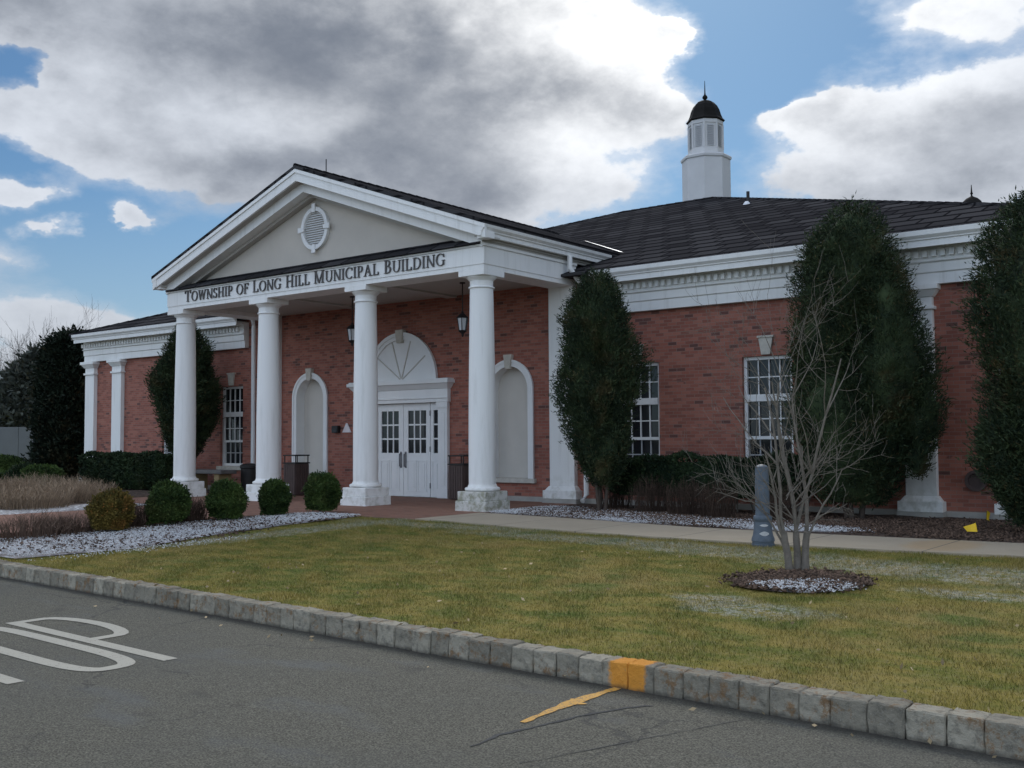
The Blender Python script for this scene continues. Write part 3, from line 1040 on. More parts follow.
def arch_poly(cx, zc, r, zbot, n=28):
    return [(cx-r, zbot)]+[(cx+r*math.cos(PI-PI*i/n), zc+r*math.sin(PI-PI*i/n)) for i in range(n+1)]+[(cx+r, zbot)]


for cxn in (CX-3.205, CX+3.205):
    p = MB()
    p.prism_xz(arch_poly(cxn, 2.41, NR+0.01, 0.49), D+0.235, D+0.26)
    nch = p.build('niche', NICHE, bld)
    lin = MB()
    arch_band(lin, cxn, 2.41, NR-0.012, NR+0.004, D+0.002, D+0.234, 0.50)
    lin.build('reveal', TRIM, nch)
    sr = MB()
    arch_band(sr, cxn, 2.41, NR-0.014, 0.645, D-0.045, D+0.004, 0.45)
    arch_band(sr, cxn, 2.41, 0.60, 0.655, D-0.06, D-0.0455, 0.45)
    sr.build('surround', TRIM, nch)
    sl = MB()
    sl.box(cxn-0.70, cxn+0.70, D-0.08, D+0.235, 0.40, 0.499)
    sl.build('sill', STONE, nch, bevel=0.008)
    ks = MB()
    ks.prism_xz([(cxn-0.065, 2.86), (cxn+0.065, 2.86), (cxn+0.11, 3.17), (cxn-0.11, 3.17)], D-0.10, D+0.005)
    ks.build('keystone', STONE, nch, bevel=0.008)

# entrance: surround, entablature, doors, sidelights, fanlight
ent = MB()
for sgn in (-1, 1):
    a, b_ = sorted((CX+sgn*1.19, CX+sgn*1.47))
    ent.box(a, b_, D-0.09, D+0.15, 0.012, 2.19)
    ent.box(a-0.02, b_+0.02, D-0.11, D-0.091, 0.012, 0.22)
    ent.box(a+0.07, b_-0.07, D-0.10, D-0.0905, 0.30, 1.95)
    ent.box(a-0.03, b_+0.03, D-0.12, D-0.091, 2.06, 2.19)
ent.box(CX-1.50, CX+1.50, D-0.11, D+0.15, 2.195, 2.50)
ent.box(CX-1.53, CX+1.53, D-0.14, D-0.111, 2.28, 2.31)
ent.frustum(CX-1.52, CX+1.52, D-0.13, D+0.1, 2.502, CX-1.60, CX+1.60, D-0.23, D+0.1, 2.62)
ent.box(CX-1.63, CX+1.63, D-0.26, D+0.1, 2.622, 2.70)
ent.box(CX-1.60, CX+1.60, D-0.22, D+0.1, 2.702, 2.73)
sur = ent.build('door_surround', TRIM, bld, bevel=0.006)
back = MB()
back.box(CX-1.19, CX+1.19, D+0.14, D+0.2, 0.0, 2.2)
back.build('door_frame', TRIM, sur)


def glazed(x0, x1, z0, z1, gx0, gx1, gz0, gz1, cols, rows, y, parent, name, panels, mirror=False):
    m_ = MB()
    m_.box(x0, gx0, y, y+0.06, z0, z1)
    m_.box(gx1, x1, y, y+0.06, z0, z1)
    m_.box(gx0, gx1, y, y+0.06, gz1, z1)
    m_.box(gx0, gx1, y, y+0.06, z0, gz0)
    for k in range(1, cols):
        xm = gx0+(gx1-gx0)*k/cols
        m_.box(xm-0.016, xm+0.016, y+0.01, y+0.05, gz0, gz1)
    for k in range(1, rows):
        zm = gz0+(gz1-gz0)*k/rows
        m_.box(gx0, gx1, y+0.012, y+0.049, zm-0.018, zm+0.018)
    for (pa, pb, qa, qb) in panels:       # raised field with a moulded rim
        fr = 0.022
        m_.box(pa, pb, y-0.014, y-0.0005, qa, qa+fr)
        m_.box(pa, pb, y-0.014, y-0.0005, qb-fr, qb)
        m_.box(pa, pa+fr, y-0.014, y-0.0005, qa+fr, qb-fr)
        m_.box(pb-fr, pb, y-0.014, y-0.0005, qa+fr, qb-fr)
        m_.box(pa+0.07, pb-0.07, y-0.01, y-0.0005, qa+0.07, qb-0.07)
    d_ = m_.build(name, TRIM, parent)
    gl = MB()
    gl.box(gx0, gx1, y+0.028, y+0.034, gz0, gz1)
    gl.build('pane', GLASS, d_)
    return d_


yd = D+0.03
for sgn in (-1, 1):
    a, b_ = sorted((CX+sgn*0.006, CX+sgn*0.845))
    ga, gb = sorted((CX+sgn*0.15, CX+sgn*0.72))
    pa, pb = sorted((CX+sgn*0.13, CX+sgn*0.74))
    pmid = (pa+pb)/2
    d_ = glazed(a, b_, 0.02, 2.185, ga, gb, 1.03, 2.02, 3, 3, yd, bld, 'door',
                [(pa, pmid-0.02, 0.14, 0.86), (pmid+0.02, pb, 0.14, 0.86)])
    h = MB()
    hx = CX+sgn*0.075
    h.tube([(hx, yd, 1.02), (hx, yd-0.055, 1.01), (hx, yd-0.06, 0.9), (hx, yd-0.055, 0.72), (hx, yd, 0.71)], 0.014, 8)
    h.box(hx-0.03, hx+0.03, yd-0.006, yd-0.0004, 0.68, 1.06)
    h.build('handle', HANDLE, d_, smooth=True)
    ex = CX+sgn*0.852
    for zz in (0.28, 1.12, 1.95):
        hg = MB()
        hg.tube([(ex, yd-0.012, zz-0.06), (ex, yd-0.012, zz+0.06)], 0.013, 8)
        hg.build('hinge', HANDLE, d_)
    a, b_ = sorted((CX+sgn*0.862, CX+sgn*1.188))
    ga, gb = sorted((CX+sgn*0.95, CX+sgn*1.09))
    glazed(a, b_, 0.02, 2.185, ga, gb, 1.03, 2.02, 1, 3, yd, bld, 'sidelight', [(a+0.05, b_-0.05, 0.14, 0.86)])
fan = MB()
fan.prism_xz([(CX+0.98*math.cos(PI*i/30), 2.735+0.98*math.sin(PI*i/30)) for i in range(31)], D-0.035, D+0.004)
fo = fan.build('fanlight', TRIM, bld)
fr = MB()
arch_band(fr, CX, 2.735, 0.965, 1.12, D-0.075, D+0.003)
arch_band(fr, CX, 2.735, 1.05, 1.135, D-0.095, D-0.0755)
fr.build('surround', TRIM, fo)
mu = MB()
for k in range(1, 5):
    a = PI*k/5
    c_, s_ = math.cos(a), math.sin(a)
    pw = 0.011
    mu.prism_xz([(CX+0.05*c_-pw*s_, 2.735+0.05*s_+pw*c_), (CX+0.05*c_+pw*s_, 2.735+0.05*s_-pw*c_),
                 (CX+0.97*c_+pw*s_, 2.735+0.97*s_-pw*c_), (CX+0.97*c_-pw*s_, 2.735+0.97*s_+pw*c_)], D-0.055, D-0.0355)
mu.build('muntin', NICHE, fo)
ks = MB()
ks.prism_xz([(CX-0.08, 3.62), (CX+0.08, 3.62), (CX+0.13, 3.93), (CX-0.13, 3.93)], D-0.13, D+0.002)
ks.build('keystone', STONE, fo, bevel=0.008)


# pilasters
def pilaster(xc, ztop, wd=0.5, portico=False):
    yb = D+0.02
    yf = D-0.12
    h = wd/2
    p = MB()
    p.box(xc-h, xc+h, yf, yb, 0.36, ztop-0.42 if not portico else ztop)
    o_ = p.build('pilaster', WHITE, bld, bevel=0.006)
    b_ = MB()
    b_.box(xc-h-0.11, xc+h+0.11, yf-0.11, yb, 0.10, 0.27)
    b_.frustum(xc-h-0.08, xc+h+0.08, yf-0.08, yb, 0.2702, xc-h-0.015, xc+h+0.015, yf-0.015, yb, 0.36)
    b_.build('base', WHITE, o_, bevel=0.01)
    if not portico:
        k = MB()
        k.box(xc-h-0.0, xc+h+0.0, yf-0.0, yb, ztop-0.4195, ztop-0.2)
        k.box(xc-h-0.04, xc+h+0.04, yf-0.04, yb, ztop-0.41, ztop-0.355)
        k.frustum(xc-h-0.02, xc+h+0.02, yf-0.02, yb, ztop-0.1995, xc-h-0.10, xc+h+0.10, yf-0.10, yb, ztop-0.09)
        k.box(xc-h-0.12, xc+h+0.12, yf-0.12, yb, ztop-0.0895, ztop-0.002)
        k.build('capital', WHITE, o_, bevel=0.006)
        fl = MB()
    pl = MB()
    pl.box(xc-h-0.12, xc+h+0.12, yf-0.12, yb, -0.05, 0.099)
    pl.build('plinth', CONCB, o_)


for xp in (-18.0, -16.5, 7.21, 8.71):
    pilaster(xp, WT, 0.5)
for xp in (0.0, CX*2):
    pilaster(xp, 4.53, 0.62, True)


# wing entablatures: frieze, steps, dentils, box soffit, gutter
def wing_entab(x0, x1):
    e = MB()
    yw = D
    e.extrude_x([(yw+0.05, WT), (yw-0.13, WT), (yw-0.13, WT+0.18), (yw-0.16, WT+0.20), (yw-0.16, WT+0.35), (yw-0.21, WT+0.37), (yw-0.21, WT+0.385),
                 (yw-0.17, WT+0.40), (yw-0.17, WT+0.60), (yw-0.27, WT+0.655), (yw-0.27, WT+0.68), (yw+0.05, WT+0.68)], x0, x1)
    o_ = e.build('wing_entablature', WHITE, bld)
    d_ = MB()
    n = int((x1-x0)/0.14)
    for i in range(n):
        xa = x0+0.02+i*0.14
        d_.box(xa, xa+0.072, yw-0.25, yw-0.165, WT+0.44, WT+0.55)
    d_.build('dentil_course', WHITE, o_)
    s = MB()
    s.box(x0-0.02, x1+0.02, yw-0.44, yw+0.05, WT+0.682, WT+0.70)
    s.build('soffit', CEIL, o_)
    g_ = MB()
    g_.extrude_x([(yw-0.44, 4.42), (yw-0.47, 4.42), (yw-0.47, 4.52), (yw-0.50, 4.535), (yw-0.50, 4.55), (yw-0.55, 4.60), (yw-0.56, 4.68), (yw-0.535, 4.68), (yw-0.44, 4.64)], x0-0.05, x1+0.05)
    g_.build('gutter', WHITE, o_)
    return o_


XRE = 10.0
wing_entab(1.05, XR+0.05)
wing_entab(XL-0.05, CX*2-1.05)
for xa, xb in ((XR, XRE-0.05), (XL-0.3, XL)):
    ff = MB()
    ff.box(xa, xb, D-0.44, 27, 4.545, 4.56)
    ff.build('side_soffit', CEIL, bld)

# main hipped roof
YE, ZE, KS = 2.17, 4.685, 0.34
TT = 12.55
yR, zR = YE+TT, ZE+TT*KS
XLE = -18.4
yB = YE+2*TT
rf = MB()
A_, B_ = (XLE, YE, ZE), (XRE, YE, ZE)
C_, D_ = (XRE, yB, ZE), (XLE, yB, ZE)
P1, P2 = (XLE+TT, yR, zR), (XRE-TT, yR, zR)
rf.add([A_, B_, C_, D_, P1, P2], [(0, 1, 5, 4), (1, 2, 5), (2, 3, 4, 5), (3, 0, 4)])
rf.add([(XLE, YE, ZE-0.05), (XRE, YE, ZE-0.05), (XRE, yB, ZE-0.05), (XLE, yB, ZE-0.05)], [(3, 2, 1, 0)])
rf.add([A_, B_, (XRE, YE, ZE-0.05), (XLE, YE, ZE-0.05)], [(0, 3, 2, 1)])
rf.add([B_, C_, (XRE, yB, ZE-0.05), (XRE, YE, ZE-0.05)], [(0, 3, 2, 1)])
rf.add([A_, D_, (XLE, yB, ZE-0.05), (XLE, YE, ZE-0.05)], [(0, 1, 2, 3)])
roof = rf.build('roof', ROOF, bld, recalc=False)
rc = MB()
for a, b_ in ((P1, P2), (P2, B_), (P1, A_)):
    a, b_ = Vector(a), Vector(b_)
    n = int((a-b_).length/0.3)
    for i in range(n):
        p, q = a.lerp(b_, i/n), a.lerp(b_, (i+1.12)/n)
        rc.tube([p+Vector((0, 0, 0.0)), q+Vector((0, 0, -0.012))], 0.055, 6)
rc.build('ridge_cap', ROOF, roof)
pp = MB()
pp.lathe(0.32, 11.13, [(0.045, 7.6), (0.045, 8.06), (0.035, 8.06)], 10)
pp.build('vent_pipe', DARKM, roof)
fl = MB()
fl.lathe(0.32, 11.05, [(0.12, 7.64), (0.10, 7.70), (0.05, 7.77)], 12)
fl.build('pipe_flashing', FLASH, roof)
vt = MB()
vx, vy = 6.12, 10.9
vt.lathe(vx, vy, [(0.26, 5.8), (0.26, 6.72), (0.30, 6.72), (0.30, 6.76), (0.25, 6.80), (0.21, 6.89), (0.13, 6.97), (0.05, 7.01), (0.02, 7.03), (0.02, 7.07), (0.035, 7.09), (0.02, 7.12), (0.007, 7.30)], 16)
vt.build('roof_ventilator', DOME, roof, smooth=True)

# portico: columns
for k in range(4):
    xc = -SP*k
    sh = MB()
    prof = []
    for i in range(15):
        t = i/14
        r_ = 0.258-0.036*(max(0, t-0.25)/0.75)**1.4
        prof.append((r_, 0.50+t*(4.17-0.50)))
    sh.lathe(xc, 0, prof, 40)
    c_ = sh.build('column', WHITE, bld, smooth=True)
    cp = MB()
    cp.lathe(xc, 0, [(0.222, 4.1705), (0.246, 4.175), (0.252, 4.19), (0.246, 4.205), (0.222, 4.21), (0.222, 4.32), (0.236, 4.325), (0.238, 4.335), (0.27, 4.36), (0.292, 4.385), (0.294, 4.395)], 40)
    cp.box(xc-0.31, xc+0.31, -0.31, 0.31, 4.3955, 4.498)
    cp.build('capital', WHITE, c_, smooth=True, bevel=0.004)
    bs = MB()
    bs.lathe(xc, 0, [(0.30, 0.372), (0.325, 0.385), (0.335, 0.41), (0.325, 0.435), (0.295, 0.447), (0.28, 0.45), (0.272, 0.47), (0.258, 0.4995)], 40)
    bs.build('base', WHITE, c_, smooth=True)
    pl = MB()
    pl.box(xc-0.335, xc+0.335, -0.335, 0.335, 0.20, 0.371)
    pl.frustum(xc-0.37, xc+0.37, -0.37, 0.37, -0.05, xc-0.365, xc+0.365, -0.365, 0.365, 0.199)
    pl.build('plinth', [mat('mossy_plinth', (0.5, 0.48, 0.43), 0.9, build=lambda t, b, P: t.put(b.inputs['Base Color'],
             t.mix(t.m('MULTIPLY', t.step(t.noise(P, 6, 5, 0.65), 0.42, 0.62), 0.85), (0.60, 0.59, 0.55), (0.27, 0.27, 0.19))))] if k == 0 else [MATS['white_paint']], c_, bevel=0.012)

# portico entablature: front beam, side beams, ceiling
EX0, EX1 = -3*SP-0.30, 0.30
HB, HT = 4.50, 4.957
en = MB()
en.box(EX0, EX1, -0.30, 0.30, HB, HT)
en.box(EX0-0.015, EX1+0.015, -0.315, -0.3005, HB+0.09, HT-0.035)
en.box(EX0-0.03, EX1+0.03, -0.345, -0.3155, HT-0.034, HT+0.02)
for xa, xb in ((EX0, EX0+0.6), (EX1-0.6, EX1)):
    en.box(xa, xb, 0.3005, D+0.01, HB, HT)
for xa, xb in ((EX0-0.015, EX0-0.0005), (EX1+0.0005, EX1+0.015)):
    en.box(xa, xb, -0.30, D+0.01, HB+0.09, HT-0.035)
for xa, xb in ((EX0-0.045, EX0-0.0155), (EX1+0.0155, EX1+0.045)):
    en.box(xa, xb, -0.345, D+0.01, HT-0.034, HT+0.02)
ento = en.build('portico_entablature', WHITE, bld, bevel=0.004)
cl = MB()
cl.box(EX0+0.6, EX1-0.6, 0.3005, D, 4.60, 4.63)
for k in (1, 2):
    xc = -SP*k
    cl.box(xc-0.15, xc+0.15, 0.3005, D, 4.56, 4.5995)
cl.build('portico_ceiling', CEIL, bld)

# pediment
APX, EAVX, GZA, GZE = CX, 5.21, 7.20, 5.335
GS = (GZA-GZE)/EAVX
YG = -0.57
YV0 = YE+(GZE-ZE)/KS
YV1 = YE+(GZA-ZE)/KS
pr = MB()
th = 0.07
for sgn in (-1, 1):
    ex = CX+sgn*EAVX
    vs = [(ex, YG-0.03, GZE), (CX, YG-0.03, GZA), (CX, YV1+0.4, GZA), (ex, YV0+0.4, GZE)]
    lo = [(a, b_, z-th) for a, b_, z in vs]
    fs = [(0, 1, 2, 3), (7, 6, 5, 4), (0, 4, 5, 1), (0, 3, 7, 4)]
    if sgn < 0:
        fs = [tuple(reversed(f)) for f in fs]
        fs = [tuple(reversed(f)) for f in fs]
    pr.add(vs+lo, fs)
proof = pr.build('portico_roof', ROOF, bld)
cap = MB()
for i in range(36):
    y0_ = YG-0.03+i*0.27
    cap.tube([(CX, y0_, GZA+0.0), (CX, y0_+0.3, GZA-0.012)], 0.05, 6)
cap.build('ridge_cap', ROOF, proof)


def rake(y0, y1, d0, d1, xo):
    """a pair of raking boards, top edge d0 and bottom edge d1 below the roof surface"""
    m_ = MB()
    for sgn in (-1, 1):
        ex = CX+sgn*xo
        ze = GZA-GS*xo
        m_.prism_xz([(ex, ze-d0), (CX, GZA-d0), (CX, GZA-d1), (ex, ze-d1)], y0, y1)
    return m_


r_ = rake(YG, YG+0.05, th+0.003, 0.33, EAVX-0.01)
ra = r_.build('rake_fascia', WHITE, bld)
r_ = rake(YG-0.025, YG-0.0005, th+0.004, 0.15, EAVX-0.005)
r_.build('crown_moulding', WHITE, ra)
r_ = rake(YG+0.0505, -0.10, 0.285, 0.31, EAVX-0.03)
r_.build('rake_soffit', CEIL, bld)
r_ = rake(-0.36, -0.12, 0.312, 0.53, 4.95)
r_.build('raking_cornice', WHITE, bld)
r_ = rake(-0.1195, 0.02, 0.40, 0.60, 4.9)
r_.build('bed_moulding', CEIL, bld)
ty = MB()
xo = 4.85
ty.prism_xz([(CX-xo, GZA-GS*xo-0.35), (CX, GZA-0.35), (CX+xo, GZA-GS*xo-0.35), (CX+xo, 5.0), (CX-xo, 5.0)], 0.03, 0.08)
tymp = ty.build('tympanum', TYMP, bld)
pn = MB()
xo = 4.92
pn.add([(CX-xo, -0.40, 4.985), (CX+xo, -0.40, 4.985), (CX+xo, 0.03, 5.20), (CX-xo, 0.03, 5.20), (CX-xo, -0.40, 4.955), (CX+xo, -0.40, 4.955), (CX+xo, 0.03, 4.955), (CX-xo, 0.03, 4.955)],
       [(0, 1, 2, 3), (0, 4, 5, 1), (0, 3, 7, 4), (1, 5, 6, 2), (4, 7, 6, 5)])
pn.build('cornice_shingles', ROOF, tymp)
# round louvred vent in the tympanum
md = MB()
mz, mrx, mrz = 5.93, 0.43, 0.47
n = 40
for i in range(n):
    a0, a1 = 2*PI*i/n, 2*PI*(i+1)/n
    md.prism_xz([(CX+mrx*math.cos(a0), mz+mrz*math.sin(a0)), (CX+mrx*math.cos(a1), mz+mrz*math.sin(a1)),
                 (CX+(mrx-0.09)*math.cos(a1), mz+(mrz-0.09)*math.sin(a1)), (CX+(mrx-0.09)*math.cos(a0), mz+(mrz-0.09)*math.sin(a0))], -0.05, 0.029)
for a in (0, PI/2, PI, 3*PI/2):
    kx, kz = CX+mrx*math.cos(a), mz+mrz*math.sin(a)
    c_, s_ = math.cos(a), math.sin(a)
    md.prism_xz([(kx-0.12*c_-0.045*s_, kz-0.12*s_-0.045*c_), (kx+0.07*c_-0.06*s_, kz+0.07*s_-0.06*c_),
                 (kx+0.07*c_+0.06*s_, kz+0.07*s_+0.06*c_), (kx-0.12*c_+0.045*s_, kz-0.12*s_+0.045*c_)], -0.075, -0.0505)
mo = md.build('round_vent', TRIM, tymp, bevel=0.006)
lv = MB()
k = 0
zz = mz-mrz+0.1
while zz < mz+mrz-0.1:
    hw = (mrx-0.092)*math.sqrt(max(0, 1-((zz-mz)/(mrz-0.09))**2))
    if hw > 0.03:
        lv.add([(CX-hw, -0.02, zz), (CX+hw, -0.02, zz), (CX+hw, 0.025, zz+0.045), (CX-hw, 0.025, zz+0.045)], [(0, 1, 2, 3)])
    zz += 0.05
lv.build('louvre', TRIM, mo, recalc=False)

# side eaves of the portico
for sgn in (-1, 1):
    def X(v):
        return CX+sgn*v
    g_ = MB()
    yend = YV0-0.35
    prof = [(X(5.04), 5.06), (X(5.12), 5.06), (X(5.12), 5.13), (X(5.15), 5.15), (X(5.15), 5.165), (X(5.20), 5.21), (X(5.215), 5.262), (X(5.19), 5.262), (X(5.04), 5.24)]
    g_.prism_xz(prof, YG-0.02, yend)
    g_.build('gutter', WHITE, bld)
    s = MB()
    a, b_ = sorted((X(4.90), X(5.0395)))
    s.box(a, b_, YG+0.05, yend, 5.07, 5.09)
    a, b_ = sorted((X(4.93), X(4.965)))
    s.box(a, b_, -0.34, yend, HT+0.021, 5.069)
    s.box(*sorted((X(4.966), X(5.0))), -0.37, yend, 5.02, 5.068)
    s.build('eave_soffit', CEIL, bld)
    # downspout with its elbow, down the wall beside the portico
    dsp = MB()
    xd = 5.28
    dsp.tube([(X(5.12), D-0.45, 5.07), (X(5.12), D-0.45, 4.80), (X(5.24), D-0.22, 4.50), (X(xd), D-0.17, 4.38), (X(xd), D-0.17, 0.2), (X(xd), D-0.32, 0.08)], 0.055, 8)
    dsp.build('downspout', TRIM, bld)
# returned corner of the rake on the right and left
for sgn in (-1, 1):
    rr = MB()
    a, b_ = sorted((CX+sgn*4.96, CX+sgn*5.205))
    rr.box(a, b_, YG+0.051, -0.30, 5.02, 5.15)
    rr.build('cornice_return', WHITE, bld)
lr = MB()
lr.tube([(CX, 0.3, GZA), (CX, 0.3, GZA+0.32)], 0.012, 6)
lr.build('lightning_rod', DARKM, proof)

# valley flashing where the portico roof meets the main roof
for sgn, t1 in ((1, 0.62), (-1, 0.62)):
    vf = MB()
    a = Vector((CX+sgn*EAVX, YV0, GZE+0.012))
    b_ = Vector((CX, YV1, GZA+0.012))
    q = a.lerp(b_, t1)
    a = a.lerp(b_, 0.02)
    o1 = Vector((sgn*0.11, 0.0, 0.012))
    o2 = Vector((sgn*0.02, 0.0, 0.03))
    vf.quad(a+o2, a+o1, q+o1*0.8, q+o2)
    vf.build('valley_flashing', FLASH, bld, recalc=False)

# cupola
cux, cuy = -3.50, 16.2
cu = MB()
oct_r = PI/8
cu.lathe(cux, cuy, [(0.80, 8.2), (0.80, 10.58)], 8, oct_r)
cuo = cu.build('cupola', CUPP, bld)
lg = MB()
lg.lathe(cux, cuy, [(0.805, 10.581), (0.84, 10.61), (0.85, 10.68), (0.81, 10.72), (0.6, 10.76)], 8, oct_r)
lg.build('ledge', CUPP, cuo)
ln = MB()
ln.lathe(cux, cuy, [(0.59, 10.75), (0.59, 10.95), (0.56, 10.955), (0.56, 11.78), (0.59, 11.785), (0.59, 11.93)], 8, oct_r)
for k in range(8):
    a = 2*PI*k/8+oct_r
    ln.tube([(cux+0.56*math.cos(a), cuy+0.56*math.sin(a), 10.95), (cux+0.56*math.cos(a), cuy+0.56*math.sin(a), 11.78)], 0.04, 8)
lno = ln.build('lantern', CUPP, cuo)
for k in range(8):
    a = 2*PI*(k+0.5)/8+oct_r
    rad = 0.56*math.cos(PI/8)
    c_, s_ = math.cos(a), math.sin(a)
    l_ = MB()
    zz = 11.01
    while zz < 11.73:
        def pt(rr_, tt, z):
            return (cux+rr_*c_-tt*s_, cuy+rr_*s_+tt*c_, z)
        l_.add([pt(rad+0.03, -0.11, zz), pt(rad+0.03, 0.11, zz), pt(rad+0.004, 0.11, zz+0.055), pt(rad+0.004, -0.11, zz+0.055)], [(0, 1, 2, 3)])
        zz += 0.06
    l_.build('louvre', LOUV, lno, recalc=False)
dm = MB()
dm.lathe(cux, cuy, [(0.62, 11.91), (0.65, 11.94), (0.63, 11.97), (0.575, 12.03), (0.52, 12.16), (0.475, 12.32), (0.40, 12.47), (0.30, 12.58), (0.17, 12.65), (0.05, 12.68)], 8, oct_r)
dm.build('dome', DOME, cuo)
fi = MB()
fi.lathe(cux, cuy, [(0.05, 12.66), (0.035, 12.70), (0.08, 12.74), (0.09, 12.78), (0.07, 12.83), (0.03, 12.87), (0.02, 12.95), (0.008, 13.35)], 12)
fi.build('finial', DOME, cuo, smooth=True)

# lettering on the portico beam: serif capitals, each its own raised letter
TH, TN, SF, SL = 0.118, 0.062, 0.05, 0.09


def glyph(ch):
    """returns (width, list of convex polygons in em units, cap height 1)"""
    P_ = []

    def rect(x0, z0, x1, z1):
        P_.append([(x0, z0), (x1, z0), (x1, z1), (x0, z1)])

    def stem(x, wd=TH, z0=0.0, z1=1.0, s0=True, s1=True):
        rect(x, z0, x+wd, z1)
        if s0:
            rect(x-SL, z0, x+wd+SL, z0+SF)
        if s1:
            rect(x-SL, z1-SF, x+wd+SL, z1)

    def diag(x0, z0, x1, z1, wd):
        P_.append([(x0, z0), (x0+wd, z0), (x1+wd, z1), (x1, z1)])

    def ringarc(cx, cz, rx, rz, a0, a1, tx=TH, tz=TN, n=18):
        for i in range(n):
            aa, ab = R(a0+(a1-a0)*i/n), R(a0+(a1-a0)*(i+1)/n)
            P_.append([(cx+rx*math.cos(aa), cz+rz*math.sin(aa)), (cx+rx*math.cos(ab), cz+rz*math.sin(ab)),
                       (cx+(rx-tx)*math.cos(ab), cz+(rz-tz)*math.sin(ab)), (cx+(rx-tx)*math.cos(aa), cz+(rz-tz)*math.sin(aa))])
    if ch == 'T':
        stem(0.36, s1=False)
        rect(0.02, 1-TN, 0.845, 1)
        P_.append([(0.02, 0.74), (0.07, 0.74), (0.12, 1-TN), (0.02, 1-TN)])
        P_.append([(0.795, 0.74), (0.845, 0.74), (0.845, 1-TN), (0.745, 1-TN)])
        return 0.87, P_
    if ch == 'O':
        ringarc(0.5, 0.5, 0.48, 0.52, 0, 360, n=36)
        return 1.0, P_
    if ch == 'W':
        diag(0.30, 0, 0.08, 1, TH)
        diag(0.30, 0, 0.60, 1, TN)
        diag(0.80, 0, 0.56, 1, TH)
        diag(0.80, 0, 1.10, 1, TN)
        rect(0.0, 1-SF, 0.30, 1)
        rect(1.0, 1-SF, 1.24, 1)
        return 1.24, P_
    if ch == 'N':
        stem(0.12, TN)
        stem(0.78, TN, s0=False)
        diag(0.70, 0, 0.06, 1, TH)
        return 0.95, P_
    if ch == 'S':
        ringarc(0.30, 0.745, 0.26, 0.265, 20, 270)
        ringarc(0.30, 0.265, 0.28, 0.275, 90, -160)
        rect(0.50, 0.74, 0.55, 0.98)
        rect(0.02, 0.02, 0.07, 0.27)
        return 0.62, P_
    if ch == 'H':
        stem(0.12)
        stem(0.72)
        rect(0.12, 0.48, 0.8, 0.48+TN)
        return 0.99, P_
    if ch == 'I':
        stem(0.10)
        return 0.35, P_
    if ch == 'P':
        stem(0.12)
        rect(0.2, 1-TN, 0.42, 1)
        rect(0.2, 0.44, 0.42, 0.44+TN)
        ringarc(0.40, 0.72, 0.27, 0.28, -90, 90)
        return 0.70, P_
    if ch == 'F':
        stem(0.12)
        rect(0.2, 1-TN, 0.68, 1)
        rect(0.2, 0.5, 0.54, 0.5+TN)
        rect(0.62, 0.76, 0.68, 1)
        rect(0.49, 0.40, 0.54, 0.66)
        return 0.72, P_
    if ch == 'L':
        stem(0.12)
        rect(0.2, 0, 0.68, TN)
        rect(0.62, 0, 0.68, 0.26)
        return 0.72, P_
    if ch == 'G':
        ringarc(0.5, 0.5, 0.48, 0.52, 45, 325)
        stem(0.74, 0.12, 0.06, 0.46, s0=False)
        rect(0.80, 0.70, 0.86, 0.97)
        return 1.0, P_
    if ch == 'C':
        ringarc(0.5, 0.5, 0.48, 0.52, 42, 318)
        rect(0.78, 0.70, 0.84, 0.97)
        return 0.90, P_
    if ch == 'M':
        stem(0.10, TN)
        stem(0.92, TH)
        diag(0.50, 0, 0.08, 1, TH)
        diag(0.54, 0, 0.94, 1, TN)
        return 1.18, P_
    if ch == 'U':
        stem(0.12, TH, 0.34, 1.0, s0=False)
        stem(0.78, TN, 0.34, 1.0, s0=False)
        ringarc(0.48, 0.35, 0.36, 0.37, 180, 360, TH*0.8)
        return 0.95, P_
    if ch == 'A':
        diag(0.74, 0, 0.40, 1, TH)
        diag(0.12, 0, 0.46, 1, TN)
        rect(0.28, 0.34, 0.72, 0.34+TN)
        rect(0.0, 0, 0.28, SF)
        rect(0.62, 0, 1.0, SF)
        return 0.98, P_
    if ch == 'B':
        stem(0.12)
        rect(0.2, 1-TN, 0.42, 1)
        rect(0.2, 0.5, 0.44, 0.5+TN)
        rect(0.2, 0, 0.44, TN)
        ringarc(0.38, 0.765, 0.25, 0.235, -90, 90)
        ringarc(0.40, 0.28, 0.31, 0.28, -90, 90)
        return 0.75, P_
    if ch == 'D':
        stem(0.12)
        rect(0.2, 1-TN, 0.44, 1)
        rect(0.2, 0, 0.44, TN)
        ringarc(0.40, 0.5, 0.50, 0.50, -90, 90)
        return 0.94, P_
    return 0.42, P_


TEXT = 'TOWNSHIP OF LONG HILL MUNICIPAL BUILDING'
big_at = {0, 9, 12, 17, 22, 32}
CAP = 0.232
GAP = 0.10
wtot = 0.0
lay = []
for i, ch in enumerate(TEXT):
    s_ = CAP*(1.12 if i in big_at and i != 9 else 1.0)
    gw, polys = glyph(ch)
    lay.append((wtot, s_, polys, ch))
    wtot += (gw+GAP)*s_
X0, X1 = -8.87, -0.62
kx = (X1-X0)/(wtot-GAP*CAP)
for off, s_, polys, ch in lay:
    if ch == ' ':
        continue
    m_ = MB()
    for i, pl in enumerate(polys):
        y0_ = -0.345-0.0004*(i % 7)
        m_.prism_xz([(X0+(off+x*s_)*kx, 4.655+z*s_) for x, z in pl], y0_, -0.3155)
    m_.build('letter', LETTER, ento)

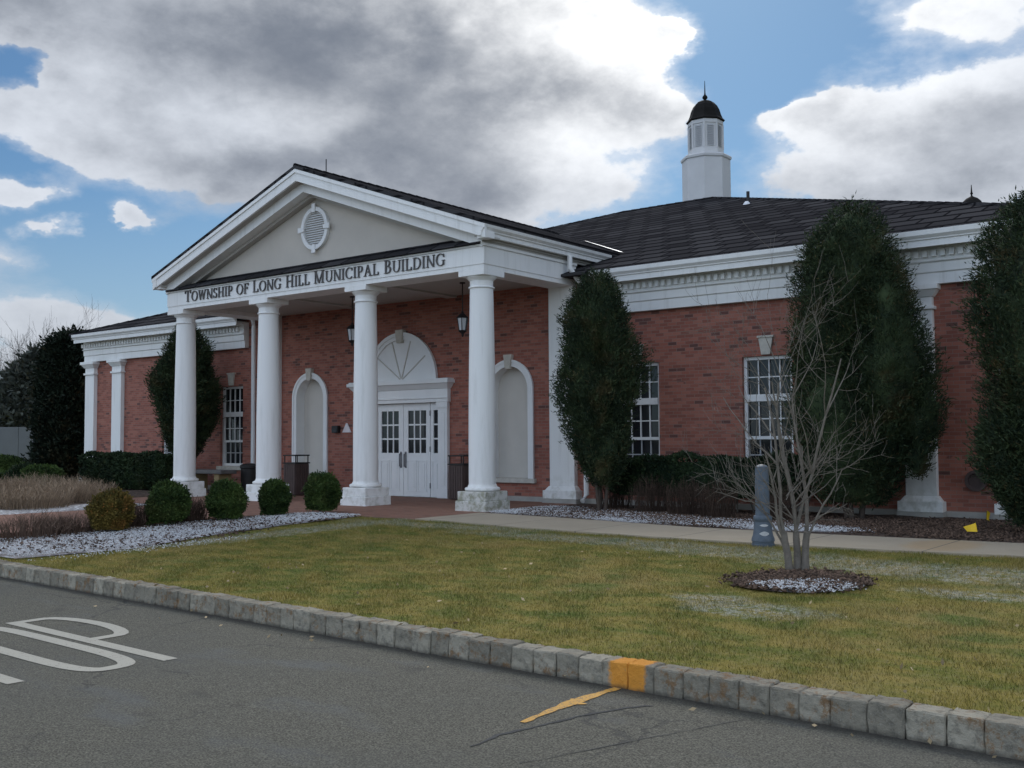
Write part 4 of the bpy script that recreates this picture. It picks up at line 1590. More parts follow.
# wall fittings on the brick
vc = MB()
for i in range(16):
    a0, a1 = 2*PI*i/16, 2*PI*(i+1)/16
    vc.prism_xz([(8.05+0.17*math.cos(a0), 0.62+0.17*math.sin(a0)), (8.05+0.17*math.cos(a1), 0.62+0.17*math.sin(a1)),
                 (8.05+0.12*math.cos(a1), 0.62+0.12*math.sin(a1)), (8.05+0.12*math.cos(a0), 0.62+0.12*math.sin(a0))], D-0.08, D+0.01)
vc.prism_xz([(8.05+0.12*math.cos(2*PI*i/16), 0.62+0.12*math.sin(2*PI*i/16)) for i in range(16)], D-0.03, D+0.005)
vc.build('wall_vent', MATS['brown_steel'], bld)

# ------------------------------------------------------------------ things on and around the portico
wl = thing('wall_light', 'small dark box fixture on the brick beside the left arched niche', 'wall light', (-6.86, D, 1.62))
b_ = MB()
b_.box(-6.97, -6.75, D-0.11, D-0.0, 1.52, 1.70)
b_.build('housing', DARKM, wl, bevel=0.015)
b_ = MB()
b_.box(-6.95, -6.77, D-0.12, D-0.1105, 1.53, 1.62)
b_.build('lens', mat('smoked_lens', (0.03, 0.035, 0.04), 0.2), wl)
ns = MB()
ns.prism_xz([(-6.68, 1.53), (-6.36, 1.53), (-6.50, 1.76), (-6.54, 1.76)], D-0.02, D-0.001)
tag(ns.build('wall_notice', SIGNW, bevel=0.004), 'small white triangular notice on the brick wall left of the doors', 'sign')


def lantern(lx, ly, label):
    t = thing('hanging_lantern', label, 'lantern', (lx, ly, 3.5), 'black lanterns hanging under the portico')
    r_ = MB()
    r_.tube([(lx, ly, 3.98), (lx, ly, 4.585)], 0.012, 6)
    r_.lathe(lx, ly, [(0.06, 4.575), (0.06, 4.598)], 12)
    r_.build('rod', DARKM, t)
    f_ = MB()
    f_.lathe(lx, ly, [(0.02, 4.0), (0.03, 3.96), (0.07, 3.93), (0.13, 3.87), (0.14, 3.855), (0.10, 3.85)], 6)
    f_.lathe(lx, ly, [(0.085, 3.60), (0.095, 3.585), (0.07, 3.56), (0.03, 3.53), (0.025, 3.49), (0.008, 3.46)], 6)
    for k in range(6):
        a = 2*PI*k/6
        f_.tube([(lx+0.075*math.cos(a), ly+0.075*math.sin(a), 3.59), (lx+0.115*math.cos(a), ly+0.115*math.sin(a), 3.86)], 0.009, 5)
    f_.build('frame', DARKM, t)
    g_ = MB()
    g_.lathe(lx, ly, [(0.072, 3.601), (0.108, 3.849)], 6)
    g_.build('glass', FROST, t)


lantern(-1.56, 1.28, 'black lantern hanging by the nearest white column')
lantern(-4.84, 1.28, 'black lantern half hidden behind the third column, above the doors')


def bin_(bx, by, rot, label):
    t = thing('litter_bin', label, 'litter bin', (bx, by, 0.012), 'brown litter bins by the entrance')
    h = 0.225
    b_ = MB()
    b_.box(bx-h+0.02, bx+h-0.02, by-h+0.02, by+h-0.02, 0.03, 0.78)
    for side in range(4):
        for k in range(6):
            u = -h+0.02+k*(2*h-0.04)/6+0.005
            v = u+(2*h-0.04)/6-0.012
            if side == 0:
                b_.box(bx+u, bx+v, by-h, by-h+0.0195, 0.05, 0.76)
            elif side == 1:
                b_.box(bx+u, bx+v, by+h-0.0195, by+h, 0.05, 0.76)
            elif side == 2:
                b_.box(bx-h, bx-h+0.0195, by+u, by+v, 0.05, 0.76)
            else:
                b_.box(bx+h-0.0195, bx+h, by+u, by+v, 0.05, 0.76)
    b_.build('body', BIN, t)
    f_ = MB()
    for dx, dy in ((-1, -1), (1, -1), (1, 1), (-1, 1)):
        f_.tube([(bx+dx*(h-0.03), by+dy*(h-0.03), 0.78), (bx+dx*(h-0.03), by+dy*(h-0.03), 0.97)], 0.014, 6)
    f_.box(bx-h, bx+h, by-h, by+h, 0.965, 0.995)
    f_.box(bx-h-0.01, bx+h+0.01, by-h-0.01, by+h+0.01, 0.7805, 0.81)
    f_.build('hood', DARKM, t)


bin_(-7.27, 1.75, 0, 'brown litter bin with raised black hood beside the second column, before the left niche')
bin_(-2.52, 2.38, 0, 'brown litter bin with black hood between the white doors and the nearest column')

bt = thing('stone_bench', 'low dark slab bench beyond the columns under the left wing window', 'bench', (-10.2, 1.5, 0))
b_ = MB()
b_.box(-11.1, -9.55, 1.25, 1.75, 0.50, 0.60)
b_.build('seat', WOODY, bt, bevel=0.02)
for xx in (-10.9, -9.9):
    b_ = MB()
    b_.box(xx, xx+0.2, 1.3, 1.7, 0.0, 0.499)
    b_.build('leg', BENCHL, bt, bevel=0.01)
hb = MB()
hb.lathe(-9.55, 2.15, [(0.20, 0.0), (0.22, 0.1), (0.23, 0.62), (0.25, 0.64), (0.25, 0.70), (0.2, 0.74), (0.05, 0.76)], 16)
tag(hb.build('round_bin', DARKM, smooth=True), 'black round bin behind the second white column by the downspout', 'bin')

bo = thing('bollard', 'worn blue grey cast metal bollard standing on the sidewalk edge by the bare tree', 'bollard', (6.95, -3.03, -0.03))
b_ = MB()
b_.lathe(6.95, -3.03, [(0.092, 0.36), (0.088, 0.42), (0.084, 0.93), (0.078, 0.97), (0.055, 0.99), (0.02, 1.0)], 24)
b_.build('post', BOLL, bo, smooth=True)
b_ = MB()
b_.lathe(6.95, -3.03, [(0.142, -0.06), (0.142, 0.02), (0.134, 0.025), (0.134, 0.055), (0.142, 0.06), (0.138, 0.09), (0.124, 0.13), (0.112, 0.19), (0.105, 0.30), (0.113, 0.31), (0.115, 0.35), (0.106, 0.37), (0.09, 0.372)], 24)
b_.build('base', BOLL, bo, smooth=True)
b_ = MB()
for zc, ww, hh in ((0.155, 0.06, 0.028), (0.255, 0.05, 0.016)):
    pts = []
    for i in range(7):
        a = R(-58+(i-3)*9)
        pts.append(a)
    for i in range(6):
        rr_ = 0.127 if zc < 0.2 else 0.112
        a, c_ = pts[i], pts[i+1]
        k0 = hh*math.sin(PI*(i+0.3)/6.6)
        k1 = hh*math.sin(PI*(i+1.3)/7.0)
        b_.quad((6.95+rr_*math.cos(a), -3.03+rr_*math.sin(a), zc-k0), (6.95+rr_*math.cos(c_), -3.03+rr_*math.sin(c_), zc-k1),
                (6.95+rr_*math.cos(c_)*0.97, -3.03+rr_*math.sin(c_)*0.97, zc+k1), (6.95+rr_*math.cos(a)*0.97, -3.03+rr_*math.sin(a)*0.97, zc+k0))
b_.build('worn_patch', BOLLW, bo, recalc=False)


def flag(fx, fy, h, lean, curl, label):
    t = thing('marking_flag', label, 'flag', (fx, fy, 0.03), 'yellow utility flags')
    b_ = MB()
    tip = (fx+lean[0], fy+lean[1], 0.04+h)
    b_.tube([(fx, fy, -0.02), (fx+lean[0]*0.4, fy+lean[1]*0.4, 0.04+h*0.5), tip], 0.004, 5)
    b_.build('wire', DARKM, t)
    c_ = MB()
    n = 6
    vs = []
    for i in range(n+1):
        u = i/n
        wv = 0.02*math.sin(u*5)
        vs.append((tip[0]+curl[0]*u+wv, tip[1]+curl[1]*u+wv, tip[2]+curl[2]*u+0.01))
        vs.append((tip[0]+curl[0]*u*0.9+wv*0.5-lean[0]*0.3, tip[1]+curl[1]*u*0.9-lean[1]*0.3, tip[2]-0.12+curl[3]*u))
    c_.add(vs, [(2*i, 2*i+2, 2*i+3, 2*i+1) for i in range(n)])
    f_ = c_.build('flag', YELLOW, t, recalc=False)
    so = f_.modifiers.new('thickness', 'SOLIDIFY')
    so.thickness = 0.003


flag(8.68, 0.55, 0.24, (0.02, 0.0), (0.045, 0.03, -0.10, -0.02), 'upright yellow utility flag in the mulch near the brick wall')
flag(8.86, -0.45, 0.15, (-0.07, 0.02), (-0.12, -0.05, -0.07, 0.0), 'drooping yellow utility flag in the mulch near the sidewalk')


# ------------------------------------------------------------------ vegetation
def leaf_cloud(pos, nrm, ln, wd, spread=0.6):
    """one kite-shaped leaf face per point, pointing roughly along nrm"""
    n = len(pos)
    d = nrm+rng.normal(0, spread, (n, 3))
    d /= np.linalg.norm(d, axis=1)[:, None]+1e-9
    r = rng.normal(0, 1, (n, 3))
    s = np.cross(d, r)
    s /= np.linalg.norm(s, axis=1)[:, None]+1e-9
    L = (ln*rng.uniform(0.6, 1.3, n))[:, None]
    W = (wd*rng.uniform(0.6, 1.3, n))[:, None]
    v = np.empty((n, 4, 3))
    v[:, 0] = pos-d*L*0.3
    v[:, 1] = pos+s*W*0.5+d*L*0.15
    v[:, 2] = pos+d*L*0.7
    v[:, 3] = pos-s*W*0.5+d*L*0.15
    f = np.arange(n*4).reshape(n, 4)
    return v.reshape(-1, 3), f


def lumps(k, seed):
    r = np.random.default_rng(seed)
    return [(r.uniform(0, 2*PI), r.uniform(0, 1), r.uniform(0.25, 0.6), r.uniform(0.06, 0.16), r.choice([-1.1, 1, 1])) for _ in range(k)]


def lump_fn(ls, ang, h, k=0.26):
    out = np.ones_like(ang)
    for a, hh, sa, sh, amp in ls:
        da = np.angle(np.exp(1j*(ang-a)))
        out += k*amp*np.exp(-(da/sa)**2-((h-hh)/sh)**2)
    return out


def arbor(parent, spindles, leaves, ln, wd, m, seed):
    """dense upright evergreen: spindles = (cx, cy, z0, z1, rmax, [(h, r), ...])"""
    V, F, off = [], [], 0
    core = MB()
    for (cx, cy, z0, z1, rm, prof, share) in spindles:
        hs = [p[0] for p in prof]
        rs = [p[1] for p in prof]
        ls = lumps(34, seed)
        seed += 1
        n = int(leaves*share)
        h = rng.uniform(0, 1, n*3)
        keep = rng.uniform(0, 1, n*3) < np.interp(h, hs, rs)*0.85+0.15
        h = h[keep][:n]
        n = len(h)
        ang = rng.uniform(0, 2*PI, n)
        rr_ = np.interp(h, hs, rs)*rm*lump_fn(ls, ang, h)
        depth = 1-0.30*rng.beta(1.0, 1.6, n)+rng.normal(0, 0.045, n)
        stray = rng.uniform(0, 1, n) < 0.16
        depth[stray] += rng.beta(1, 2.0, stray.sum())*0.30
        rr_ = rr_*depth
        pos = np.stack([cx+rr_*np.cos(ang), cy+rr_*np.sin(ang), z0+h*(z1-z0)+rng.normal(0, 0.02, n)], 1)
        nr = np.stack([np.cos(ang)*0.8, np.sin(ang)*0.8, np.full(n, 0.75)], 1)
        # each spot is a small spray of leaves
        k = 7
        shoot = nr+rng.normal(0, 0.45, (n, 3))
        shoot /= np.linalg.norm(shoot, axis=1)[:, None]
        reach = np.tile(np.linspace(-0.5, 1.0, k), n)[:, None]*np.repeat(rng.uniform(0.6, 1.5, n), k)[:, None]*ln*1.3
        shoot = np.repeat(shoot, k, 0)
        pos = np.repeat(pos, k, 0)+shoot*reach+rng.normal(0, ln*0.2, (n*k, 3))
        v, f = leaf_cloud(pos, shoot, ln, wd, 0.42)
        V.append(v)
        F.append(f+off)
        off += len(v)
        nb, nh = 28, 26
        vs = []
        for j in range(nh+1):
            hh = j/nh
            for i in range(nb):
                a = 2*PI*i/nb
                r_ = float(np.interp(hh, hs, rs))*rm*float(lump_fn(ls, np.array([a]), np.array([hh]))[0])*0.74*random.uniform(0.9, 1.05)
                vs.append((cx+r_*math.cos(a), cy+r_*math.sin(a), z0+0.05+hh*(z1-z0-0.15)))
        fs = [(j*nb+i, j*nb+(i+1) % nb, (j+1)*nb+(i+1) % nb, (j+1)*nb+i) for j in range(nh) for i in range(nb)]
        core.add(vs, fs)
    base_n = core.n
    cv = np.array(core.v)
    me_v = np.concatenate(V+[cv])
    me_f = np.concatenate(F+[np.array(core.f)+off])
    return raw('crown', me_v, me_f, m, parent)


ATRUNK = mat('arborvitae_bark', (0.085, 0.065, 0.052), 0.95, var=0.25, vscale=12)


def trunks(parent, cx, cy, zt, n, r0, m=ATRUNK, spread=0.12):
    t_ = MB()
    for i in range(n):
        a = 2*PI*i/max(1, n)+random.uniform(-0.4, 0.4)
        dx, dy = math.cos(a)*spread, math.sin(a)*spread
        t_.tube([(cx+dx*0.5, cy+dy*0.5, -0.05), (cx+dx, cy+dy, zt*0.4), (cx+dx*1.4, cy+dy*1.4, zt)], [r0, r0*0.8, r0*0.5], 7)
    return t_.build('trunk', m, parent)


EGG = [(0, 0.30), (0.08, 0.48), (0.2, 0.68), (0.35, 0.92), (0.5, 1.0), (0.65, 0.90), (0.78, 0.70), (0.88, 0.48), (0.95, 0.26), (1, 0.05)]
BROAD = [(0, 0.50), (0.1, 0.72), (0.25, 0.95), (0.45, 1.0), (0.62, 0.98), (0.76, 0.86), (0.87, 0.70), (0.94, 0.52), (0.98, 0.34), (1, 0.12)]
EGGR = [(0, 0.30), (0.08, 0.42), (0.21, 0.64), (0.42, 0.95), (0.6, 1.0), (0.77, 0.88), (0.85, 0.74), (0.93, 0.48), (0.98, 0.22), (1, 0.07)]
CONE = [(0, 0.50), (0.1, 0.72), (0.25, 0.95), (0.4, 1.0), (0.55, 0.92), (0.7, 0.74), (0.82, 0.52), (0.92, 0.28), (1, 0.04)]
COLM = [(0, 0.75), (0.1, 0.92), (0.3, 1.0), (0.6, 1.0), (0.78, 0.9), (0.9, 0.66), (0.97, 0.35), (1, 0.08)]
GA = 'clipped upright evergreens along the facade'
t = thing('arborvitae', 'egg shaped dark green arborvitae beside the right corner of the portico', 'evergreen tree', (2.36, 0.75, 0), GA)
arbor(t, [(2.02, 0.9, 0.60, 4.38, 0.68, EGGR, 0.8), (2.12, 0.85, 0.45, 2.3, 0.46, EGG, 0.2)], 10500, 0.075, 0.017, ARBOR, 11)
trunks(t, 2.10, 0.85, 1.4, 3, 0.035, spread=0.14)
t = thing('arborvitae', 'largest broad ragged arborvitae before the right wing, behind the bare tree', 'evergreen tree', (6.5, 2.0, 0), GA)
arbor(t, [(6.52, 1.62, 0.25, 5.12, 0.84, BROAD, 0.5), (6.22, 1.50, 0.8, 4.72, 0.68, BROAD, 0.25), (7.02, 1.50, 0.85, 4.15, 0.68, EGG, 0.2), (7.5, 1.5, 0.7, 2.7, 0.34, EGG, 0.06)], 17500, 0.075, 0.017, ARBOR, 21)
trunks(t, 6.45, 1.6, 1.6, 5, 0.04, spread=0.25)
t = thing('arborvitae', 'arborvitae cut by the right edge of the photo, beyond the corner pilaster', 'evergreen tree', (9.4, 0.2, 0), GA)
arbor(t, [(9.62, 0.1, 0.15, 4.6, 0.88, BROAD, 0.75), (9.35, 0.0, 0.2, 2.2, 0.55, EGG, 0.25)], 13000, 0.075, 0.017, ARBOR, 31)
trunks(t, 9.6, 0.1, 1.2, 4, 0.035, spread=0.15)
t = thing('arborvitae', 'slim arborvitae showing on both sides of the farthest white column', 'evergreen tree', (-11.9, 1.7, 0), GA)
arbor(t, [(-11.45, 1.55, 0.95, 4.4, 0.80, EGG, 1.0)], 7000, 0.10, 0.028, ARBOR, 41)
trunks(t, -11.45, 1.55, 2.0, 4, 0.04, spread=0.25)
t = thing('columnar_evergreen', 'tall blackish columnar evergreen at the far left end of the building', 'evergreen tree', (-21.3, 3.5, 0), GA)
arbor(t, [(-20.6, 3.5, 0.1, 4.95, 0.96, COLM, 1.0)], 9000, 0.17, 0.07, ARBORD, 51)
trunks(t, -20.6, 3.5, 0.8, 2, 0.08)


# round clipped boxwoods in the front bed
def ball_mesh(name, r, hgt, n, ln, wd, m, parent, seed, squash=1.0):
    ls = lumps(30, seed)
    u = rng.uniform(-0.75, 1, n)
    ang = rng.uniform(0, 2*PI, n)
    s = np.sqrt(1-u*u)
    s = np.where(u < 0, np.maximum(s, 0.80), s)
    lf = lump_fn(ls, ang, (u+1)/2, 0.11)
    dpt = 1-0.20*rng.beta(1, 1.5, n)+rng.normal(0, 0.045, n)
    dpt = np.where(rng.uniform(0, 1, n) < 0.04, dpt+rng.uniform(0.02, 0.14, n), dpt)
    k = r*lf*dpt
    o_ = np.array(thing_of(parent).location)
    pos = np.stack([o_[0]+k*s*np.cos(ang), o_[1]+k*s*np.sin(ang), o_[2]+hgt*0.5+hgt*0.5*u*lf*dpt], 1)
    nr = np.stack([s*np.cos(ang), s*np.sin(ang), u+0.35], 1)
    v, f = leaf_cloud(pos, nr, ln, wd, 0.6)
    nb, nh = 24, 14
    cv, cf = [], []
    for j in range(nh+1):
        uu = -0.9+1.88*j/nh
        ss = math.sqrt(max(0, 1-uu*uu))
        if uu < 0:
            ss = max(ss, 0.80)
        for i in range(nb):
            a = 2*PI*i/nb
            q = 0.86*float(lump_fn(ls, np.array([a]), np.array([(uu+1)/2]), 0.11)[0])
            cv.append((o_[0]+r*q*ss*math.cos(a), o_[1]+r*q*ss*math.sin(a), o_[2]+hgt*0.5+hgt*0.5*uu*q))
    for j in range(nh):
        for i in range(nb):
            cf.append((j*nb+i, j*nb+(i+1) % nb, (j+1)*nb+(i+1) % nb, (j+1)*nb+i))
    return raw(name, np.concatenate([v, np.array(cv)]), np.concatenate([f, np.array(cf)+len(v)]), m, parent)


def stem_bit(parent, x, y, z):
    s = MB()
    for i in range(4):
        a = i*1.6
        s.tube([(x+0.03*math.cos(a), y+0.03*math.sin(a), z-0.06), (x+0.12*math.cos(a), y+0.12*math.sin(a), z+0.25)], [0.018, 0.012], 5)
    s.build('stem', BARK, parent)


GB = 'round clipped boxwoods along the brick path'
boxes = [(-2.14, -6.30, 0.31, 0.64, BOXB, 'bronze tinged boxwood, only rusty coloured one and nearest the kerb'),
         (-2.37, -5.15, 0.335, 0.70, BOX, 'round green boxwood immediately beside the bronze tinged one'),
         (-2.18, -4.15, 0.325, 0.68, BOX, 'round green boxwood standing between the two farthest white columns in view'),
         (-2.14, -3.14, 0.26, 0.64, BOX, 'smallest narrow green boxwood in front of the second white column'),
         (-2.08, -2.10, 0.325, 0.72, BOX, 'round green boxwood nearest the portico paving, in front of the litter bin')]
for i, (bx, by, br, bh, m_, lab) in enumerate(boxes):
    z_ = float(gz(bx, by))+0.0
    t = thing('boxwood', lab, 'shrub', (bx, by, z_), GB)
    ball_mesh('foliage', br, bh, 8500, 0.044, 0.024, m_, t, 60+i)
    stem_bit(t, bx, by, z_)
GL = 'low green shrubs at the left end of the building'
for i, (bx, by, br, bh, m_, lab) in enumerate((
        (-19.5, 0.6, 0.62, 0.95, BOX, 'rounded yellow green shrub behind the tan dormant shrubs'),
        (-17.2, 0.2, 0.55, 0.72, HEDGE, 'low dark green shrub between the tan dormant shrubs and the hedge'),
        (-24.0, 3.0, 1.0, 0.85, HEDGE, 'dark green shrub at the foot of the blackish evergreen'),
        (-26.5, 3.6, 1.0, 0.72, HEDGE, 'leftmost dark green shrub before the grey fence'),
        (-15.2, -0.4, 0.55, 0.70, BOX, 'small green shrub before the left end of the clipped hedge'))):
    t = thing('low_shrub', lab, 'shrub', (bx, by, 0), GL)
    ball_mesh('foliage', br, bh, 4500, 0.075, 0.045, m_, t, 80+i)
    stem_bit(t, bx, by, 0)


def hedge(name, label, x0, x1, y0, y1, z0, z1, n, ln, wd, m):
    t = thing(name, label, 'hedge', ((x0+x1)/2, (y0+y1)/2, 0), 'clipped hedges along the wings')
    # leaves on the top, front, back and end faces
    P_, N_ = [], []
    A = [('t', (x1-x0)*(y1-y0)), ('f', (x1-x0)*(z1-z0)), ('b', (x1-x0)*(z1-z0)), ('l', (y1-y0)*(z1-z0)), ('r', (y1-y0)*(z1-z0))]
    tot = sum(a for _, a in A)
    for k, a in A:
        c = int(n*a/tot)
        u, v_ = rng.uniform(0, 1, c), rng.uniform(0, 1, c)
        d = np.abs(rng.normal(0, 0.05, c))
        X_ = x0+u*(x1-x0)
        if k == 't':
            p = np.stack([X_, y0+v_*(y1-y0), z1-d], 1)
            q = (0, 0, 1)
        elif k in 'fb':
            p = np.stack([X_, (y0+d) if k == 'f' else (y1-d), z0+v_*(z1-z0)], 1)
            q = (0, -1 if k == 'f' else 1, 0.4)
        else:
            p = np.stack([(x0+d) if k == 'l' else (x1-d), y0+u*(y1-y0), z0+v_*(z1-z0)], 1)
            q = (-1 if k == 'l' else 1, 0, 0.4)
        wob = 0.05*np.sin(p[:, 0]*3.1+p[:, 2]*4)+0.04*np.sin(p[:, 0]*7.3+p[:, 1]*5)
        p = p+np.array(q)*wob[:, None]
        P_.append(p)
        N_.append(np.tile(q, (c, 1)))
    v, f = leaf_cloud(np.concatenate(P_), np.concatenate(N_).astype(float), ln, wd, 0.7)
    c = MB().box(x0+0.1, x1-0.1, y0+0.1, y1-0.1, z0, z1-0.1)
    raw('foliage', np.concatenate([v, np.array(c.v)]), np.concatenate([f, np.array(c.f)+len(v)]), m, t)
    s = MB()
    xx = x0+0.15
    while xx < x1:
        for k in range(3):
            s.tube([(xx+random.uniform(-0.05, 0.05), (y0+y1)/2, -0.03), (xx+random.uniform(-0.2, 0.2), (y0+y1)/2+random.uniform(-0.25, 0.25), z0+0.2)], [0.016, 0.010], 5)
        xx += 0.42
    s.build('stem', BARK, t)


hedge('hedge', 'dark clipped hedge under the windows of the right wing', 2.05, 5.6, 1.25, 2.15, 0.30, 1.0, 12000, 0.07, 0.035, HEDGE)
hedge('hedge', 'dark clipped hedge under the far left wing beyond the columns', -15.6, -11.4, 0.85, 1.75, 0.08, 0.98, 11000, 0.09, 0.05, HEDGE)


def twig_shrub(name, label, cx, cy, r, h, n, m, group, rad=0.0045, z0=0.0, lean=0.8):
    t = thing(name, label, 'shrub', (cx, cy, z0), group)
    V, F = [], []
    k = 0
    for i in range(n):
        a = random.uniform(0, 2*PI)
        rr_ = r*math.sqrt(random.random())
        hh = h*random.uniform(0.55, 1.05)*(1-0.35*(rr_/r)**2)
        bx, by = cx+rr_*0.82*math.cos(a)+random.uniform(-0.05, 0.05), cy+rr_*0.82*math.sin(a)+random.uniform(-0.05, 0.05)
        tx, ty = cx+rr_*math.cos(a)+random.uniform(-0.06, 0.06), cy+rr_*math.sin(a)+random.uniform(-0.06, 0.06)
        p0, p1, p2 = np.array((bx, by, z0)), np.array(((bx+tx)/2, (by+ty)/2, z0+hh*0.6)), np.array((tx, ty, z0+hh))
        w_ = rad*random.uniform(0.6, 1.4)
        th_ = random.uniform(0, PI)
        for dx, dy in ((math.cos(th_), math.sin(th_)), (-math.sin(th_), math.cos(th_))):
            s = np.array((dx, dy, 0))*w_
            V += [p0-s, p0+s, p1+s*0.8, p1-s*0.8, p2+s*0.4, p2-s*0.4]
            F += [(k, k+1, k+2, k+3), (k+3, k+2, k+4, k+5)]
            k += 6
        # side twigs
        for j in range(3):
            q = p1+(p2-p1)*random.random()
            e = q+np.array((random.uniform(-0.12, 0.12), random.uniform(-0.12, 0.12), random.uniform(0.03, 0.14)))
            s = np.array((random.uniform(-1, 1), random.uniform(-1, 1), 0))*w_*0.7
            V += [q-s, q+s, e+s*0.5, e-s*0.5]
            F += [(k, k+1, k+2, k+3)]
            k += 4
    raw('branches', np.array(V), np.array(F), m, t)
    return t


GT = 'dormant twiggy shrubs in the left bed'
for i, (cx, cy, r, h, lab) in enumerate((
        (-8.3, -4.3, 0.75, 0.62, 'tan dormant shrub nearest the brick path, at the left edge of the photo'),
        (-9.3, -3.2, 0.8, 0.70, 'tan dormant shrub left of the bronze boxwood, behind the strip of snow'),
        (-10.2, -2.2, 0.8, 0.72, 'tan dormant shrub just left of the farthest column'),
        (-11.6, -3.2, 0.9, 0.78, 'tan dormant shrub in the second row, left of the others'),
        (-12.6, -1.8, 0.9, 0.78, 'tan dormant shrub in the second row before the low green shrubs'),
        (-13.5, -3.3, 1.0, 0.8, 'tan dormant shrub deepest in the left bed'))):
    twig_shrub('dormant_shrub', lab, cx, cy, r*1.1, h*0.72, 620, TAN, GT, 0.005)
GT2 = 'brown low twiggy shrubs among the boxwoods'
for cx, cy, r, h, lab in ((-2.45, -7.35, 0.55, 0.36, 'low brown twiggy shrub on the snow left of the bronze boxwood'),
                          (-2.55, -6.75, 0.40, 0.30, 'low brown twiggy shrub half behind the bronze boxwood'),
                          (-2.75, -5.6, 0.35, 0.40, 'brown twiggy shrub between the bronze boxwood and its green neighbour'),
                          (-2.65, -4.6, 0.35, 0.45, 'brown twiggy shrub left of the farthest white column base')):
    twig_shrub('twiggy_shrub', lab, cx, cy, r, h, 300, TWIG if r > 0.38 else TWIGD, GT2, 0.0045, float(gz(cx, cy)))
GT3 = 'brown bare shrubs before the right hedge'
for cx, cy, r, h, lab in ((1.9, 1.55, 0.42, 0.75, 'bare brown shrub under the window beside the egg shaped arborvitae'),
                          (3.0, 1.05, 0.45, 0.72, 'bare brown shrub before the left end of the right hedge'),
                          (3.85, 0.75, 0.42, 0.72, 'bare brown shrub before the middle of the right hedge'),
                          (4.6, 0.45, 0.42, 0.70, 'bare brown shrub before the hedge, left of the bollard'),
                          (5.6, 0.5, 0.40, 0.62, 'bare brown shrub behind the bollard')):
    twig_shrub('bare_shrub', lab, cx, cy, r*0.85, h*0.92, 240, TWIGD, GT3, 0.0034, 0.03)


# bare multi-stemmed ornamental tree on the lawn
def grow(mb, p, d, L, r, depth, rnd, up_=0.22, kids=(2, 4), wob=0.16, minr=0.003, sides=6):
    n = 6
    pts = [Vector(p)]
    rad = [r]
    d = Vector(d).normalized()
    for i in range(n):
        d = (d+Vector((rnd.uniform(-wob, wob), rnd.uniform(-wob, wob), rnd.uniform(-wob, wob)*0.6+up_*0.18))).normalized()
        pts.append(pts[-1]+d*(L/n))
        rad.append(max(minr*0.6, r*(1-0.62*(i+1)/n)))
    mb.tube(pts, rad, sides if r > 0.008 else 4)
    if depth <= 0:
        return
    for k in range(rnd.randint(*kids)):
        i = rnd.randint(2, n)
        a = rnd.uniform(0, 2*PI)
        dd = (pts[i]-pts[i-1]).normalized()
        s = dd.cross(Vector((math.cos(a), math.sin(a), 0.3))).normalized()
        nd = (dd*rnd.uniform(0.6, 1.0)+s*rnd.uniform(0.45, 0.95)).normalized()
        grow(mb, pts[i], nd, L*rnd.uniform(0.42, 0.72), max(minr, rad[i]*rnd.uniform(0.5, 0.75)), depth-1, rnd, up_, kids, wob, minr, sides)


tb = (8.22, -5.06)
t = thing('ornamental_tree', 'bare multi stemmed small tree in a mulch ring on the lawn', 'tree', (tb[0], tb[1], -0.03))
rnd = random.Random(12)
tr_ = MB()
cr_ = MB()
cosY, sinY = math.cos(YAW), math.sin(YAW)


def ori(side, depth, z):
    """direction from sideways / away components as the tree is seen from the path"""
    return (side*cosY-depth*sinY, side*sinY+depth*cosY, z)


stems = [(0.05, 0.0, 2.0, 0.030, 0.26, 0.0), (-0.05, 0.02, 1.9, 0.026, -0.14, 0.1), (0.0, -0.03, 1.8, 0.024, -0.03, -0.15), (0.10, 0.03, 1.7, 0.026, 0.30, 0.12),
         (-0.10, 0.0, 1.45, 0.022, -0.38, -0.05), (0.03, 0.06, 1.9, 0.024, 0.12, 0.25), (-0.07, -0.05, 1.3, 0.018, -0.55, 0.15), (0.12, -0.04, 1.25, 0.018, 0.55, -0.2),
         (0.02, 0.02, 2.15, 0.026, 0.16, -0.05)]
BASES = [(-0.07, 0.0), (0.01, 0.03), (0.08, -0.01)]
tops = []
for q, (sx, sy) in enumerate(BASES):
    o_ = ori(sx, sy, 0)
    p = Vector((tb[0]+o_[0], tb[1]+o_[1], -0.06))
    d = Vector(ori(sx*1.3, sy, 1)).normalized()
    pts, rad = [p], [0.046]
    for i in range(4):
        pts.append(pts[-1]+d*0.11+Vector((rnd.uniform(-0.012, 0.012), rnd.uniform(-0.012, 0.012), 0)))
        rad.append(0.040-0.0025*i)
    tr_.tube(pts, rad, 9)
    tops.append(pts)
for q, (sx, sy, L, r, ls_, ld) in enumerate(stems):
    pts = tops[0 if ls_ < -0.08 else (2 if ls_ > 0.18 else 1)]
    p0 = pts[2+q % 3]
    grow(cr_, p0, Vector(ori(ls_*(0.95 if ls_ < 0 else 0.62), ld, 1)), L*(0.84 if abs(ls_) < 0.27 else 0.66), r*0.78, 3, rnd, up_=0.30, kids=(2, 4), wob=0.15, minr=0.0019)
for k in range(15):
    a = rnd.uniform(-0.9, 0.9)
    grow(cr_, (tb[0]+rnd.uniform(-0.1, 0.1), tb[1]+rnd.uniform(-0.1, 0.1), rnd.uniform(0.3, 0.9)), ori(rnd.choice((-1, 1))*rnd.uniform(0.5, 1.0), rnd.uniform(-0.6, 0.6), 0.75),
         rnd.uniform(0.4, 0.85), 0.007, 2, rnd, up_=0.22, kids=(3, 4), wob=0.22, minr=0.0019)
tr_.build('trunk', BARK, t, smooth=True)
cr_.build('crown', BARK, t, smooth=True, recalc=False)


